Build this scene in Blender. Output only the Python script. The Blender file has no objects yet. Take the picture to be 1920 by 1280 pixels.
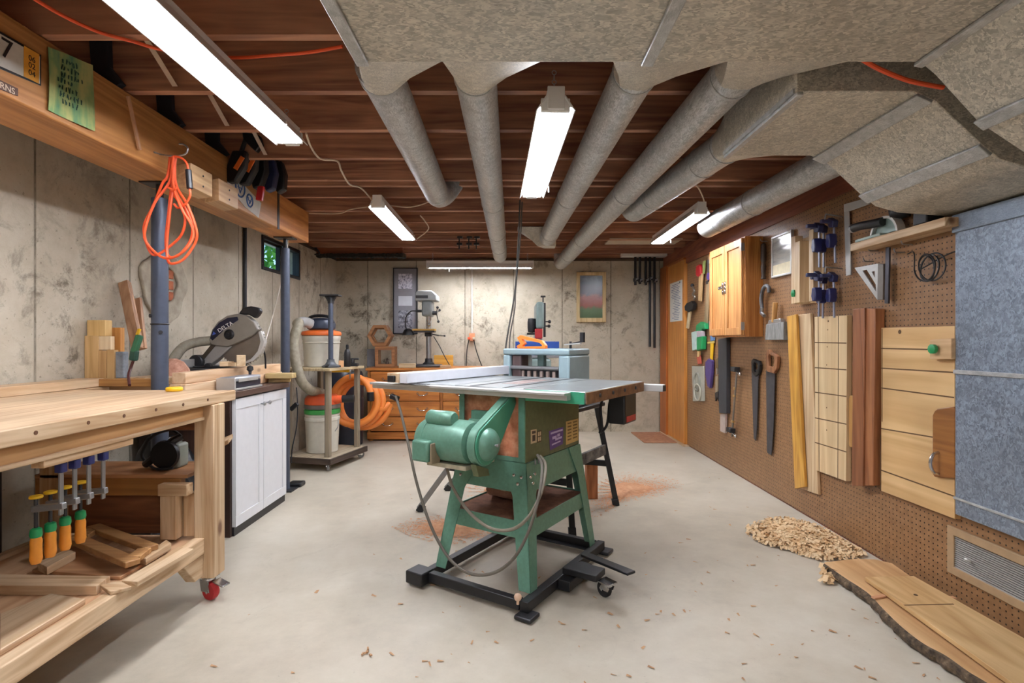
import bpy, bmesh, math, random
from mathutils import Vector, Matrix, Euler
random.seed(7)
sc = bpy.context.scene
COL = sc.collection
CAMZ, F = 1.13, 1000.0
WL, WR, WB = -2.20, 1.91, 6.69          # inner faces of the side walls and the back wall
PEG = 1.904                              # face of the pegboard
PI = math.pi

# ---------------------------------------------------------------- measuring helpers
def P(px, py, y):
    """the point seen at a photo position, at distance y"""
    return Vector(((px-960)/F*y, y, CAMZ-(py-640)/F*y))
def onZ(px, py, z):
    return P(px, py, (CAMZ-z)*F/(py-640))
def onX(px, py, x):
    return P(px, py, x*F/(px-960))
def hit(px, py, p0, n):
    d = Vector(((px-960)/F, 1, -(py-640)/F)); o = Vector((0, 0, CAMZ))
    return o + d*((Vector(p0)-o).dot(Vector(n))/d.dot(Vector(n)))

# ---------------------------------------------------------------- mesh builder
def catmull(pts, k=6):
    pts = [Vector(p) for p in pts]
    if len(pts) < 3: return pts
    q = [pts[0]*2-pts[1]]+pts+[pts[-1]*2-pts[-2]]
    out = []
    for i in range(1, len(q)-2):
        a, b, c, d = q[i-1:i+3]
        for j in range(k):
            t = j/k
            out.append(0.5*((2*b)+(c-a)*t+(2*a-5*b+4*c-d)*t*t+(3*b-a-3*c+d)*t**3))
    return out+[pts[-1]]
class MB:
    def __init__(s, M=None):
        s.bm = bmesh.new(); s.M = M
    def v(s, p):
        p = Vector(p)
        return s.bm.verts.new(s.M @ p if s.M else p)
    def f(s, vs):
        try: return s.bm.faces.new(vs)
        except ValueError: return None
    def hexa(s, c):
        v = [s.v(p) for p in c]
        for q in ((3,2,1,0),(4,5,6,7),(0,1,5,4),(1,2,6,5),(2,3,7,6),(3,0,4,7)): s.f([v[i] for i in q])
        return s
    def box(s, x0, x1, y0, y1, z0, z1):
        return s.hexa([(x0,y0,z0),(x1,y0,z0),(x1,y1,z0),(x0,y1,z0),(x0,y0,z1),(x1,y0,z1),(x1,y1,z1),(x0,y1,z1)])
    def obox(s, c, size, rot=(0,0,0)):
        R = Euler(rot).to_matrix(); c = Vector(c); h = [k/2 for k in size]
        return s.hexa([c+R@Vector((a*h[0], b*h[1], d*h[2])) for d in (-1,1) for a, b in ((-1,-1),(1,-1),(1,1),(-1,1))])
    def bar(s, p0, p1, w, t, up=(0,0,1)):
        """a bar of section w x t from p0 to p1; w lies across up"""
        p0, p1 = Vector(p0), Vector(p1); d = (p1-p0).normalized(); up = Vector(up)
        a = d.cross(up)
        if a.length < 1e-4: a = d.cross(Vector((1,0,0)))
        a.normalize(); b = a.cross(d).normalized()
        a, b = a*w/2, b*t/2
        return s.hexa([p0-a-b, p0+a-b, p0+a+b, p0-a+b, p1-a-b, p1+a-b, p1+a+b, p1-a+b])
    def loft(s, rings, cap=True):
        R = [[s.v(p) for p in r] for r in rings]
        n = len(R[0])
        for a, b in zip(R, R[1:]):
            for i in range(n): s.f([a[i], a[(i+1)%n], b[(i+1)%n], b[i]])
        if cap:
            s.f(R[0][::-1]); s.f(R[-1])
        return s
    def cyl(s, p0, p1, r0, r1=None, n=20, cap=True):
        p0, p1 = Vector(p0), Vector(p1); r1 = r0 if r1 is None else r1
        d = (p1-p0).normalized(); a = d.orthogonal().normalized(); b = d.cross(a)
        return s.loft([[p+(a*math.cos(2*PI*i/n)+b*math.sin(2*PI*i/n))*r for i in range(n)] for p, r in ((p0, r0), (p1, r1))], cap)
    def tube(s, pts, r, n=8, k=6, rad=None):
        q = catmull(pts, k); a = None; rings = []
        for i, p in enumerate(q):
            d = (q[min(i+1, len(q)-1)]-q[max(i-1, 0)]).normalized()
            a = d.orthogonal() if a is None else a-d*a.dot(d)
            if a.length < 1e-6: a = d.orthogonal()
            a.normalize(); b = d.cross(a); rr = r if rad is None else rad(i/(len(q)-1))
            rings.append([p+(a*math.cos(2*PI*j/n)+b*math.sin(2*PI*j/n))*rr for j in range(n)])
        return s.loft(rings)
    def lathe(s, prof, c, n=24, ax='z', sign=1):
        c = Vector(c); rings = []
        for r, h in prof:
            h *= sign
            ring = []
            for i in range(n):
                t = 2*PI*i/n; u, w = r*math.cos(t), r*math.sin(t)
                ring.append(c+(Vector((u, w, h)) if ax == 'z' else Vector((h, u, w)) if ax == 'x' else Vector((u, h, w))))
            rings.append(ring)
        return s.loft(rings)
    def ring(s, c, R, r, ax='z', n=32, m=8, e=1.0, closed=True):
        c = Vector(c); rings = []
        for i in range(n):
            t = 2*PI*i/n; row = []
            for j in range(m):
                p = 2*PI*j/m; q = R+r*math.cos(p); u, w, h = q*math.cos(t), q*math.sin(t)*e, r*math.sin(p)
                row.append(s.v(c+(Vector((u, w, h)) if ax == 'z' else Vector((h, u, w)) if ax == 'x' else Vector((u, h, w)))))
            rings.append(row)
        for i in range(n):
            a, b = rings[i], rings[(i+1)%n]
            for j in range(m): s.f([a[j], a[(j+1)%m], b[(j+1)%m], b[j]])
        return s
    def prism(s, pts, ax, a0, a1):
        """pts 2D in the plane across ax: x -> (y,z), y -> (x,z), z -> (x,y)"""
        def q(p, a): return (a, p[0], p[1]) if ax == 'x' else (p[0], a, p[1]) if ax == 'y' else (p[0], p[1], a)
        return s.loft([[q(p, a0) for p in pts], [q(p, a1) for p in pts]])
    def ball(s, c, r, sc3=(1,1,1), u=12, w=8):
        c = Vector(c)
        return s.loft([[c+Vector((math.sin(PI*(j+.02)/(w+.04))*math.cos(2*PI*i/u)*r*sc3[0], math.sin(PI*(j+.02)/(w+.04))*math.sin(2*PI*i/u)*r*sc3[1], -math.cos(PI*(j+.02)/(w+.04))*r*sc3[2])) for i in range(u)] for j in range(w+1)])
    def holed(s, outer, inner, ax, a0, a1):
        """a plate with a hole: outer and inner loops have the same number of points"""
        def q(p, a): return (a, p[0], p[1]) if ax == 'x' else (p[0], a, p[1]) if ax == 'y' else (p[0], p[1], a)
        L = [[s.v(q(p, a)) for p in ring] for a, ring in ((a0, outer), (a1, outer), (a1, inner), (a0, inner))]
        n = len(outer)
        for k in range(4):
            A, B = L[k], L[(k+1)%4]
            for i in range(n): s.f([A[i], A[(i+1)%n], B[(i+1)%n], B[i]])
        return s

def finish(name, mb, m, bevel=0, seg=2, ang=35):
    bm = mb.bm
    bmesh.ops.recalc_face_normals(bm, faces=bm.faces)
    me = bpy.data.meshes.new(name); bm.to_mesh(me); bm.free()
    me.materials.append(m)
    for p in me.polygons: p.use_smooth = True
    me.set_sharp_from_angle(angle=math.radians(ang))
    o = bpy.data.objects.new(name, me); COL.objects.link(o)
    if bevel:
        b = o.modifiers.new('edge', 'BEVEL'); b.width = bevel; b.segments = seg; b.limit_method = 'ANGLE'; b.angle_limit = math.radians(50); b.harden_normals = False
    return o
def wmat(o):
    M = Matrix.LocRotScale(o.location, o.rotation_euler, None)
    return wmat(o.parent) @ M if o.parent else M
def tag(o, label, cat, group=None, kind=None):
    if label: o['label'] = label
    if cat: o['category'] = cat
    if group: o['group'] = group
    if kind: o['kind'] = kind
    return o
def thing(name, label, cat, loc=(0,0,0), rotz=0, group=None):
    o = bpy.data.objects.new(name, None); COL.objects.link(o); o.empty_display_size = .1
    o.location = loc; o.rotation_euler = (0,0,rotz)
    return tag(o, label, cat, group)
def part(name, mb, m, parent, bevel=0, label=None, ang=35, kind=None):
    o = finish(name, mb, m, bevel, ang=ang)
    o.data.transform(wmat(parent).inverted()); o.parent = parent
    if label: o['label'] = label
    if kind: o['kind'] = kind
    return o
def solo(name, mb, m, label, cat, group=None, bevel=0, kind=None, ang=35):
    o = finish(name, mb, m, bevel, ang=ang)
    vs = [v.co for v in o.data.vertices]
    c = Vector(((min(v.x for v in vs)+max(v.x for v in vs))/2, (min(v.y for v in vs)+max(v.y for v in vs))/2, min(v.z for v in vs)))
    o.data.transform(Matrix.Translation(-c)); o.location = c
    return tag(o, label, cat, group, kind)
def struct(name, mb, m, bevel=0, label=None, cat=None):
    o = solo(name, mb, m, label, cat, None, bevel, 'structure'); return o
def dup(o, loc=None, rotz=None, label=None, parent=None):
    c = o.copy(); COL.objects.link(c)
    if parent: c.parent = parent
    for ch in [k for k in o.children]: dup(ch, parent=c)
    if loc is not None: c.location = loc
    if rotz is not None: c.rotation_euler = (0,0,rotz)
    if label: c['label'] = label
    return c
def text(name, body, size, m, parent, M, ext=.0006, align='CENTER'):
    cu = bpy.data.curves.new(name, 'FONT'); cu.body = body; cu.size = size; cu.extrude = ext; cu.align_x = align; cu.align_y = 'CENTER'
    cu.materials.append(m)
    tmp = bpy.data.objects.new(name, cu); COL.objects.link(tmp)
    me = bpy.data.meshes.new_from_object(tmp.evaluated_get(bpy.context.evaluated_depsgraph_get()))
    bpy.data.objects.remove(tmp); bpy.data.curves.remove(cu)
    if not me.materials: me.materials.append(m)
    o = bpy.data.objects.new(name, me); COL.objects.link(o); o.parent = parent
    o.data.transform(wmat(parent).inverted() @ M)
    return o
def frameM(o, xdir, ydir):
    x = Vector(xdir).normalized(); z = x.cross(Vector(ydir)).normalized(); y = z.cross(x)
    M = Matrix((x, y, z)).transposed().to_4x4(); M.translation = Vector(o); return M

# ---------------------------------------------------------------- materials
def lin(h):
    if isinstance(h, str):
        h = h.lstrip('#'); c = [int(h[i:i+2], 16)/255 for i in (0, 2, 4)]
        return tuple(((k+.055)/1.055)**2.4 if k > .04045 else k/12.92 for k in c)+(1,)
    return tuple(h)+(1,)
class NT:
    def __init__(s, name):
        s.m = bpy.data.materials.new(name); s.m.use_nodes = True; s.t = s.m.node_tree; s.n = s.t.nodes; s.l = s.t.links
        s.b = s.n['Principled BSDF']
    def new(s, typ, **kw):
        n = s.n.new(typ)
        for k, v in kw.items():
            if k.startswith('i_'): n.inputs[k[2:].replace('_', ' ')].default_value = v
            else: setattr(n, k, v)
        return n
    def link(s, a, b): s.l.new(a, b)
    def coords(s, scale=(1,1,1), rnd=True, rot=(0,0,0)):
        tc = s.new('ShaderNodeTexCoord'); mp = s.new('ShaderNodeMapping'); mp.inputs['Scale'].default_value = scale; mp.inputs['Rotation'].default_value = rot
        s.link(tc.outputs['Object'], mp.inputs['Vector'])
        if rnd:
            oi = s.new('ShaderNodeObjectInfo'); ml = s.new('ShaderNodeMath', operation='MULTIPLY'); ml.inputs[1].default_value = 37.0
            s.link(oi.outputs['Random'], ml.inputs[0]); s.link(ml.outputs[0], mp.inputs['Location'])
        return mp.outputs[0]
    def noise(s, vec, scale, detail=4, rough=.55, dist=0):
        n = s.new('ShaderNodeTexNoise'); n.inputs['Scale'].default_value = scale; n.inputs['Detail'].default_value = detail; n.inputs['Roughness'].default_value = rough; n.inputs['Distortion'].default_value = dist
        s.link(vec, n.inputs['Vector']); return n.outputs['Fac']
    def ramp(s, fac, stops):
        r = s.new('ShaderNodeValToRGB'); e = r.color_ramp.elements
        while len(e) < len(stops): e.new(.5)
        for k, (p, c) in zip(e, stops):
            k.position = p; k.color = lin(c) if isinstance(c, str) else (c, c, c, 1)
        s.link(fac, r.inputs['Fac']); return r.outputs['Color']
    def mix(s, fac, a, b, mode='MIX'):
        n = s.new('ShaderNodeMix', data_type='RGBA', blend_type=mode)
        for sock, v in ((n.inputs[0], fac), (n.inputs[6], a), (n.inputs[7], b)):
            if isinstance(v, (int, float)): sock.default_value = v
            elif isinstance(v, str): sock.default_value = lin(v)
            else: s.link(v, sock)
        return n.outputs[2]
    def math(s, op, a, b=0.0, c=None):
        n = s.new('ShaderNodeMath', operation=op)
        for i, v in enumerate((a, b) if c is None else (a, b, c)):
            if isinstance(v, (int, float)): n.inputs[i].default_value = v
            else: s.link(v, n.inputs[i])
        return n.outputs[0]
    def bump(s, h, strength=.2, dist=.01):
        b = s.new('ShaderNodeBump'); b.inputs['Strength'].default_value = strength; b.inputs['Distance'].default_value = dist
        s.link(h, b.inputs['Height']); s.link(b.outputs[0], s.b.inputs['Normal'])
    def out(s, col=None, rough=.6, metal=0.0, spec=None):
        if isinstance(col, str): s.b.inputs['Base Color'].default_value = lin(col)
        elif col is not None: s.link(col, s.b.inputs['Base Color'])
        if isinstance(rough, (int, float)): s.b.inputs['Roughness'].default_value = rough
        else: s.link(rough, s.b.inputs['Roughness'])
        s.b.inputs['Metallic'].default_value = metal
        if spec is not None: s.b.inputs['Specular IOR Level'].default_value = spec
        return s.m
CACHE = {}
def flat(h, rough=.5, metal=0.0, var=.12, scale=25):
    key = ('flat', h, rough, metal, var)
    if key not in CACHE:
        t = NT('paint_'+h.strip('#')); v = t.coords()
        n = t.noise(v, scale, 5)
        c = t.mix(1.0, h, t.ramp(n, [(.25, 1-var), (.75, 1+var)]), 'MULTIPLY')
        if var > .05: t.bump(n, .05, .002)
        CACHE[key] = t.out(c, rough, metal)
    return CACHE[key]
def wood(dark, light, ax='x', rough=.55, ring=9.0, knots=False):
    key = ('wood', dark, light, ax, rough, ring, knots)
    if key in CACHE: return CACHE[key]
    t = NT('wood_'+light.strip('#')+ax)
    sc3 = {'x': (.06, 1, 1), 'y': (1, .06, 1), 'z': (1, 1, .06)}[ax]
    v = t.coords(sc3)
    n1 = t.noise(v, ring, 3, .5, 1.2); n2 = t.noise(v, ring*9, 4, .6)
    w = t.math('FRACT', t.math('MULTIPLY', n1, 5.0))
    w = t.math('PINGPONG', w, .5)
    g = t.math('ADD', t.math('MULTIPLY', w, .9), t.math('MULTIPLY', n2, .55))
    c = t.ramp(g, [(.2, dark), (.75, light)])
    big = t.noise(t.coords((1.3, 1.3, 1.3)), 2.0, 2)
    c = t.mix(1.0, c, t.ramp(big, [(.3, .86), (.7, 1.1)]), 'MULTIPLY')
    if knots:
        vo = t.new('ShaderNodeTexVoronoi'); vo.inputs['Scale'].default_value = 5.0; t.link(t.coords({'x': (.5,1,1), 'y': (1,.5,1), 'z': (1,1,.5)}[ax]), vo.inputs['Vector'])
        c = t.mix(t.ramp(vo.outputs['Distance'], [(.05, .85), (.11, 0.0)]), c, '#5a2f18')
    t.bump(n2, .08, .003)
    CACHE[key] = t.out(c, rough)
    return CACHE[key]
def pine(ax, k=False): return wood('#ad8961', '#d6bb98', ax, .55, 8, k)
def pale(ax): return wood('#c4a27a', '#dfc8a2', ax, .5, 7)
def oak(ax): return wood('#9a5a26', '#c88a4a', ax, .4, 12)
def redwood(ax): return wood('#6a4028', '#8f5d3c', ax, .5, 9)
def plain_emit(h, s):
    t = NT('lamp_'+h.strip('#')); t.b.inputs['Emission Color'].default_value = lin(h); t.b.inputs['Emission Strength'].default_value = s
    return t.out(h, .4)
def galv(h='#9b9a94', name='galvanised', sc_=42.0, metal=.55, rough=.42):
    t = NT(name); v = t.coords((1,1,1), True)
    vo = t.new('ShaderNodeTexVoronoi'); vo.inputs['Scale'].default_value = sc_; t.link(t.mix(.06, v, t.new('ShaderNodeTexNoise', i_Scale=40.0).outputs['Color']), vo.inputs['Vector'])
    bw = t.new('ShaderNodeRGBToBW'); t.link(vo.outputs['Color'], bw.inputs[0])
    n = t.noise(v, 3.0, 5, .6)
    c = t.mix(1.0, h, t.ramp(bw.outputs[0], [(.15, .66), (.55, .98), (.85, 1.28)]), 'MULTIPLY')
    c = t.mix(1.0, c, t.ramp(n, [(.3, .85), (.7, 1.1)]), 'MULTIPLY')
    return t.out(c, t.ramp(bw.outputs[0], [(0, rough-.1), (1, rough+.12)]), metal)
def concrete(name, base, dark, ax, off, stain=.5):
    """poured wall: form-board joints every 0.61 m, bug holes and damp stains"""
    t = NT(name); v = t.coords((1,1,1), False)
    tc = t.new('ShaderNodeTexCoord'); sp = t.new('ShaderNodeSeparateXYZ'); t.link(tc.outputs['Object'], sp.inputs[0])
    n1 = t.noise(v, 1.6, 6, .65); n2 = t.noise(v, 9, 6, .7); n3 = t.noise(v, 46, 3, .6)
    c = t.ramp(t.math('ADD', t.math('MULTIPLY', n1, .55), t.math('MULTIPLY', n2, .45)), [(.3, dark), (.46, base), (.72, '#cac3b2')])
    st = t.math('MULTIPLY', t.ramp(t.noise(v, 5.5, 8, .78, .4), [(.51, 0.0), (.63, 1.0)]), t.ramp(t.noise(v, .9, 2), [(.38, 0.0), (.6, 1.0)]))
    c = t.mix(t.math('MULTIPLY', st, stain), c, '#4b4234')
    pit = t.ramp(n3, [(.66, 0.0), (.72, 1.0)])
    c = t.mix(t.math('MULTIPLY', pit, .55), c, '#5b5141')
    q = t.math('ABSOLUTE', t.math('SUBTRACT', t.math('FRACT', t.math('DIVIDE', t.math('ADD', sp.outputs[ax], 60.0*.61-off+.305), .61)), .5))
    wob = t.math('ADD', q, t.math('MULTIPLY', t.math('SUBTRACT', n2, .5), .012))
    ln = t.ramp(wob, [(.004, 1.0), (.014, 0.0)])
    c = t.mix(t.math('MULTIPLY', ln, t.ramp(n2, [(.35, .25), (.6, .95)])), c, '#4d4536')
    t.bump(t.math('SUBTRACT', t.math('MULTIPLY', n2, .6), t.math('ADD', t.math('MULTIPLY', pit, .5), ln)), .35, .006)
    return t.out(c, .85)
def pegmat():
    t = NT('pegboard'); tc = t.new('ShaderNodeTexCoord'); sp = t.new('ShaderNodeSeparateXYZ'); t.link(tc.outputs['Object'], sp.inputs[0])
    d2 = None
    for k in (1, 2):
        q = t.math('MULTIPLY', t.math('SUBTRACT', t.math('FRACT', t.math('DIVIDE', t.math('ADD', sp.outputs[k], 20.0), .0254)), .5), .0254)
        q = t.math('MULTIPLY', q, q); d2 = q if d2 is None else t.math('ADD', d2, q)
    hole = t.math('LESS_THAN', d2, .0036**2)
    v = t.coords((1,1,1), False); n = t.noise(v, 30, 4); n2 = t.noise(v, 2.2, 4)
    c = t.ramp(n, [(.3, '#84603f'), (.7, '#9a7450')])
    c = t.mix(1.0, c, t.ramp(n2, [(.3, .88), (.7, 1.08)]), 'MULTIPLY')
    c = t.mix(hole, c, '#1d120a')
    t.bump(t.math('SUBTRACT', t.math('MULTIPLY', n, .1), hole), .5, .003)
    return t.out(c, .42)
def floormat():
    t = NT('floor_concrete'); v = t.coords((1,1,1), False)
    n1 = t.noise(v, 1.1, 6, .6, .5); n2 = t.noise(v, 7, 7, .7); n3 = t.noise(v, 60, 3)
    c = t.ramp(t.math('ADD', t.math('MULTIPLY', n1, .6), t.math('MULTIPLY', n2, .4)), [(.3, '#a59c8b'), (.5, '#bfb6a4'), (.7, '#cfc8b8')])
    st = t.ramp(t.noise(v, 3.0, 8, .75, .8), [(.6, 0.0), (.72, 1.0)])
    c = t.mix(t.math('MULTIPLY', st, .25), c, '#857b6a')
    c = t.mix(t.math('MULTIPLY', t.ramp(n3, [(.68, 0.0), (.74, 1.0)]), .3), c, '#8a806e')
    t.bump(n2, .06, .003)
    return t.out(c, t.ramp(n2, [(.3, .38), (.7, .6)]), 0, .4)
def mottled(name, stops, scale, rough=.7, ax=None):
    t = NT(name); v = t.coords((1,1,1) if ax is None else ax)
    n = t.noise(v, scale, 6, .65); t.bump(n, .4, .006)
    return t.out(t.ramp(n, stops), rough)
STEEL = flat('#a9aaac', .32, .85, .08); CHROME = flat('#cfd0d2', .2, 1.0, .05); DARKSTEEL = flat('#3c3c3e', .45, .6, .15)
BLACK = flat('#17171a', .45, 0, .15); RUBBER = flat('#202022', .7, 0, .15); WHITE = flat('#e6e5e0', .45, 0, .04); ALU = flat('#c9c9c6', .4, .6, .05)
BLUESTEEL = flat('#4a5262', .4, .35, .12); NAVY = flat('#23285c', .4, 0, .1); ORANGE = flat('#e8702c', .45, 0, .08); CORD_O = flat('#e2562a', .5, 0, .08)
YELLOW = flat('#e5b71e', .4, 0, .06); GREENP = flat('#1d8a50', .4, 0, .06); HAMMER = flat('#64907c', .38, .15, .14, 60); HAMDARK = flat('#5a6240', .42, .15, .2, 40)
RED = flat('#b3262a', .4, 0, .08); PLANER = flat('#8fa5ab', .4, .1, .06); GREY = flat('#8d8d8b', .5, .1, .1); PAPER = flat('#dcdad2', .8, 0, .04)
GALV = galv('#b8bab9', sc_=85.0, metal=.42); GALVB = galv('#8d99a8', 'galvanised_blue', 110, .5, .4); GALVW = galv('#c0baac', 'galvanised_warm', 105, .3, .5)

# ================================================================ SETTING
REAR = -2.2
struct('floor', MB().box(WL-.2, WR+.2, REAR, WB+.2, -.1, 0), floormat())
wl = MB()
wy0, wy1, wz0, wz1 = 4.68, 5.52, 1.765, 2.07
wl.box(WL-.2, WL, REAR, wy0, 0, 2.14).box(WL-.2, WL, wy1, WB, 0, 2.14).box(WL-.2, WL, wy0, wy1, 0, wz0).box(WL-.2, WL, wy0, wy1, wz1, 2.14)
o = finish('wall_left', wl, concrete('concrete_side', '#b4aa97', '#93897a', 1, 2.46, .75)); tag(o, None, None, kind='structure')
o = finish('wall_back', MB().box(WL-.2, WR+.2, WB, WB+.2, 0, 2.14), concrete('concrete_back', '#b9b09c', '#978d7b', 0, -1.81, .9)); tag(o, None, None, kind='structure')
DARKWOOD = wood('#5a3022', '#84503a', 'y', .6, 8)
struct('wall_right', MB().box(WR, WR+.15, REAR, WB+.2, 0, 2.45), DARKWOOD)
struct('wall_rear', MB().box(WL-.2, WR+.2, REAR-.15, REAR, 0, 2.45), flat('#a39a88', .85, 0, .1, 4))
JW = lambda ax: wood('#5a2d20', '#8c513a', ax, .62, 7)
struct('ceiling', MB().box(WL-.2, WR+.2, REAR-.1, WB+.2, 2.412, 2.45), wood('#6f4a3e', '#9a6c5a', 'y', .7, 6))
jm = wood('#7f5443', '#b98668', 'x', .62, 7)
j0 = finish('ceiling_joist', MB().box(WL-.1, WR, -.019, .019, 2.172, 2.408), jm); tag(j0, None, None, kind='structure'); j0.location = (0, 1.83, 0)
for k in list(range(-9, 0))+list(range(1, 12)): dup(j0, (0, 1.83+.4064*k, 0))
dup(j0, (0, 3.585, 0))
ext = finish('trim_4', MB().box(WL-.2, WR+.2, WB+.02, WB+.2, 2.172, 2.408), jm); tag(ext, None, None, kind='structure')
struct('trim_5', MB().box(WL-.2, WL-.12, REAR, WB, 2.172, 2.408), DARKWOOD)
struct('trim_6', MB().box(WL-.2, WR+.1, WB, WB+.2, 2.14, 2.172), flat('#4a3a2b', .8, 0, .3, 8))
struct('trim_7', MB().box(WL-.2, WL+.0, REAR, WB, 2.14, 2.172), flat('#3d3026', .8, 0, .3, 8))
struct('trim_8', MB().box(PEG-.012, WR, REAR, 6.67, 1.978, 2.17), wood('#6b3827', '#96583e', 'y', .6, 6))
struct('trim_9', MB().box(WL, -1.23, 6.0, 6.04, 2.11, 2.405), wood('#7a4026', '#9d5b38', 'x', .6, 6))
def foam():
    m = MB(); n = 60; x0, x1 = WL, -1.2
    rings = []
    for i in range(n+1):
        x = x0+(x1-x0)*i/n; a = random.uniform(.0, .02); b = random.uniform(0, .012)
        rings.append([(x, 5.99-b, 2.085-a*.6), (x, 6.05, 2.08-a*.6), (x, 6.05, 2.115), (x, 5.975-b, 2.112+a*.4)])
    return m.loft(rings)
struct('trim_10', foam(), flat('#1c1813', .9, 0, .4, 30))
struct('pegboard', MB().box(PEG, WR, .2, 5.785, .012, 1.976), pegmat(), 0, 'brown perforated hardboard covering the wall of hanging tools', 'pegboard')
# window
wf = MB().holed([(wy0,wz0),(wy1,wz0),(wy1,wz1),(wy0,wz1)], [(wy0+.035,wz0+.03),(wy1-.035,wz0+.03),(wy1-.035,wz1-.03),(wy0+.035,wz1-.03)], 'x', WL-.06, WL+.012)
wf.box(WL-.045, WL, 5.06, 5.105, wz0+.03, wz1-.03)
win = thing('window_1', 'small black framed basement window high in the side wall', 'window', (WL, (wy0+wy1)/2, wz0)); win['kind'] = 'structure'
part('window_frame', wf, BLACK, win, .004)
tg = NT('glass'); tg.b.inputs['Transmission Weight'].default_value = 1.0; tg.out('#e8f4f0', .02); tg.b.inputs['IOR'].default_value = 1.02
part('window_pane', MB().box(WL-.034, WL-.03, wy0+.03, 5.07, wz0+.02, wz1-.02).box(WL-.024, WL-.02, 5.1, wy1-.03, wz0+.02, wz1-.02), tg.m, win)
part('sash_track', MB().box(WL-.028, WL-.02, 4.71, 5.07, wz1-.05, wz1-.03), DARKSTEEL, win)
# outside the window: leafy shrub and lawn bank
lv = MB()
for i in range(2600):
    c = Vector((random.uniform(-4.6, -3.3), random.uniform(7.0, 11.5), random.uniform(1.5, 3.2)))
    R = Euler((random.uniform(0,6), random.uniform(0,6), random.uniform(0,6))).to_matrix(); a = random.uniform(.05, .11)
    vs = [lv.v(c+R@Vector(p)*a) for p in ((-1,0,0),(0,-.45,.05),(1,0,0),(0,.45,.05))]; lv.f(vs)
tag(finish('shrub_foliage', lv, mottled('leaf', [(.3, '#2f7d22'), (.7, '#93d04a')], 3, .5)), 'bright green shrub leaves outside the basement window', 'shrub', kind='stuff')
struct('exterior_ground', MB().box(-12, WL-.9, 0, 16, 1.2, 1.5), flat('#8fae9f', .9, 0, .2, 3))
# door
d = thing('door_1', 'flat orange-brown wooden door with a paper pinned to it', 'door', (1.88, 6.1, 0)); d['kind'] = 'structure'
part('slab', MB().box(1.872, 1.909, 5.80, 6.40, .012, 2.02), wood('#b5722f', '#d39249', 'z', .4, 9), d, .004)
part('jamb', MB().box(1.85, 1.909, 6.402, 6.665, 0, 2.04).box(1.865, 1.909, 5.80, 6.402, 2.022, 2.045), wood('#8e4a1b', '#b4672b', 'z', .4, 9), d, .003)
part('threshold', MB().box(1.84, 1.909, 5.74, 6.66, 0, .012), pine('y'), d, .002)
pn = thing('notice_paper', 'white printed sheet pinned high on the orange door', 'paper', tuple(hit(1274, 600, (1.871,0,0), (1,0,0))))
ya, yb = 6.31, 5.86
part('sheet', MB().box(1.8695, 1.8715, yb, ya, 1.36, 1.81), PAPER, pn)
pl = MB()
for i in range(22):
    z = 1.78-.019*i
    pl.box(1.8685, 1.8694, yb+.05+random.uniform(0,.1), ya-.05-random.uniform(0,.14), z-.003, z+.003)
part('printed_lines', pl, flat('#6a7690', .8, 0, .1), pn)
part('pin', MB().ball((1.867, 5.93, 1.79), .008), BLACK, pn)
solo('door_mat', MB().box(1.47, 1.835, 5.93, 6.6, 0, .012), mottled('mat', [(.3, '#8e5f43'), (.7, '#b58463')], 26, .9), 'brown mat on the floor in front of the orange door', 'mat', bevel=.004)

# timber beam and its columns
bw = wood('#94602f', '#bc864e', 'y', .5, 6)
bt = thing('timber_beam', 'long brown timber beam under the joists with clamps and papers on it', 'beam', (-1.715, 2, 1.905)); bt['kind'] = 'structure'
part('main_timber', MB().box(-1.83, -1.60, REAR, 3.64, 1.905, 2.168), bw, bt, .006)
part('far_timber', MB().box(-1.83, -1.635, 3.645, 4.29, 1.922, 2.168), wood('#a8652f', '#d1904f', 'y', .5, 6), bt, .005, 'lighter far length of the beam')
for i, (x, y, r, lab) in enumerate(((-1.73, 2.62, .037, 'blue-grey steel post rising behind the end of the workbench'), (-1.73, 4.07, .033, 'blue-grey steel post in front of the small window'))):
    c = thing('support_column', lab, 'steel post', (x, y, 0))
    zt = 1.83 if i == 0 else 1.84
    part('tube', MB().cyl((x,y,.006), (x,y,zt), r, n=28), BLUESTEEL, c)
    part('screw', MB().cyl((x,y,zt), (x,y,1.90 if i == 0 else 1.915), r*.45, n=16), BLACK, c)
    part('top_plate', MB().box(x-.07, x+.07, y-.05, y+.05, 1.897 if i == 0 else 1.913, 1.904 if i == 0 else 1.921), DARKSTEEL, c)
    part('base_plate', MB().box(x-.08, x+.08, y-.08, y+.08, 0, .008), DARKSTEEL, c)
    if i == 0:
        part('collar', MB().ring((x,y,1.215), r, .004, 'z', 28, 6), BLACK, c)
        part('hole', MB().cyl((x+.022,y-.028,1.175), (x+.026,y-.034,1.175), .009), BLACK, c)
        part('hole', MB().cyl((x-.026,y-.025,1.255), (x-.03,y-.031,1.255), .009), BLACK, c)

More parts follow.
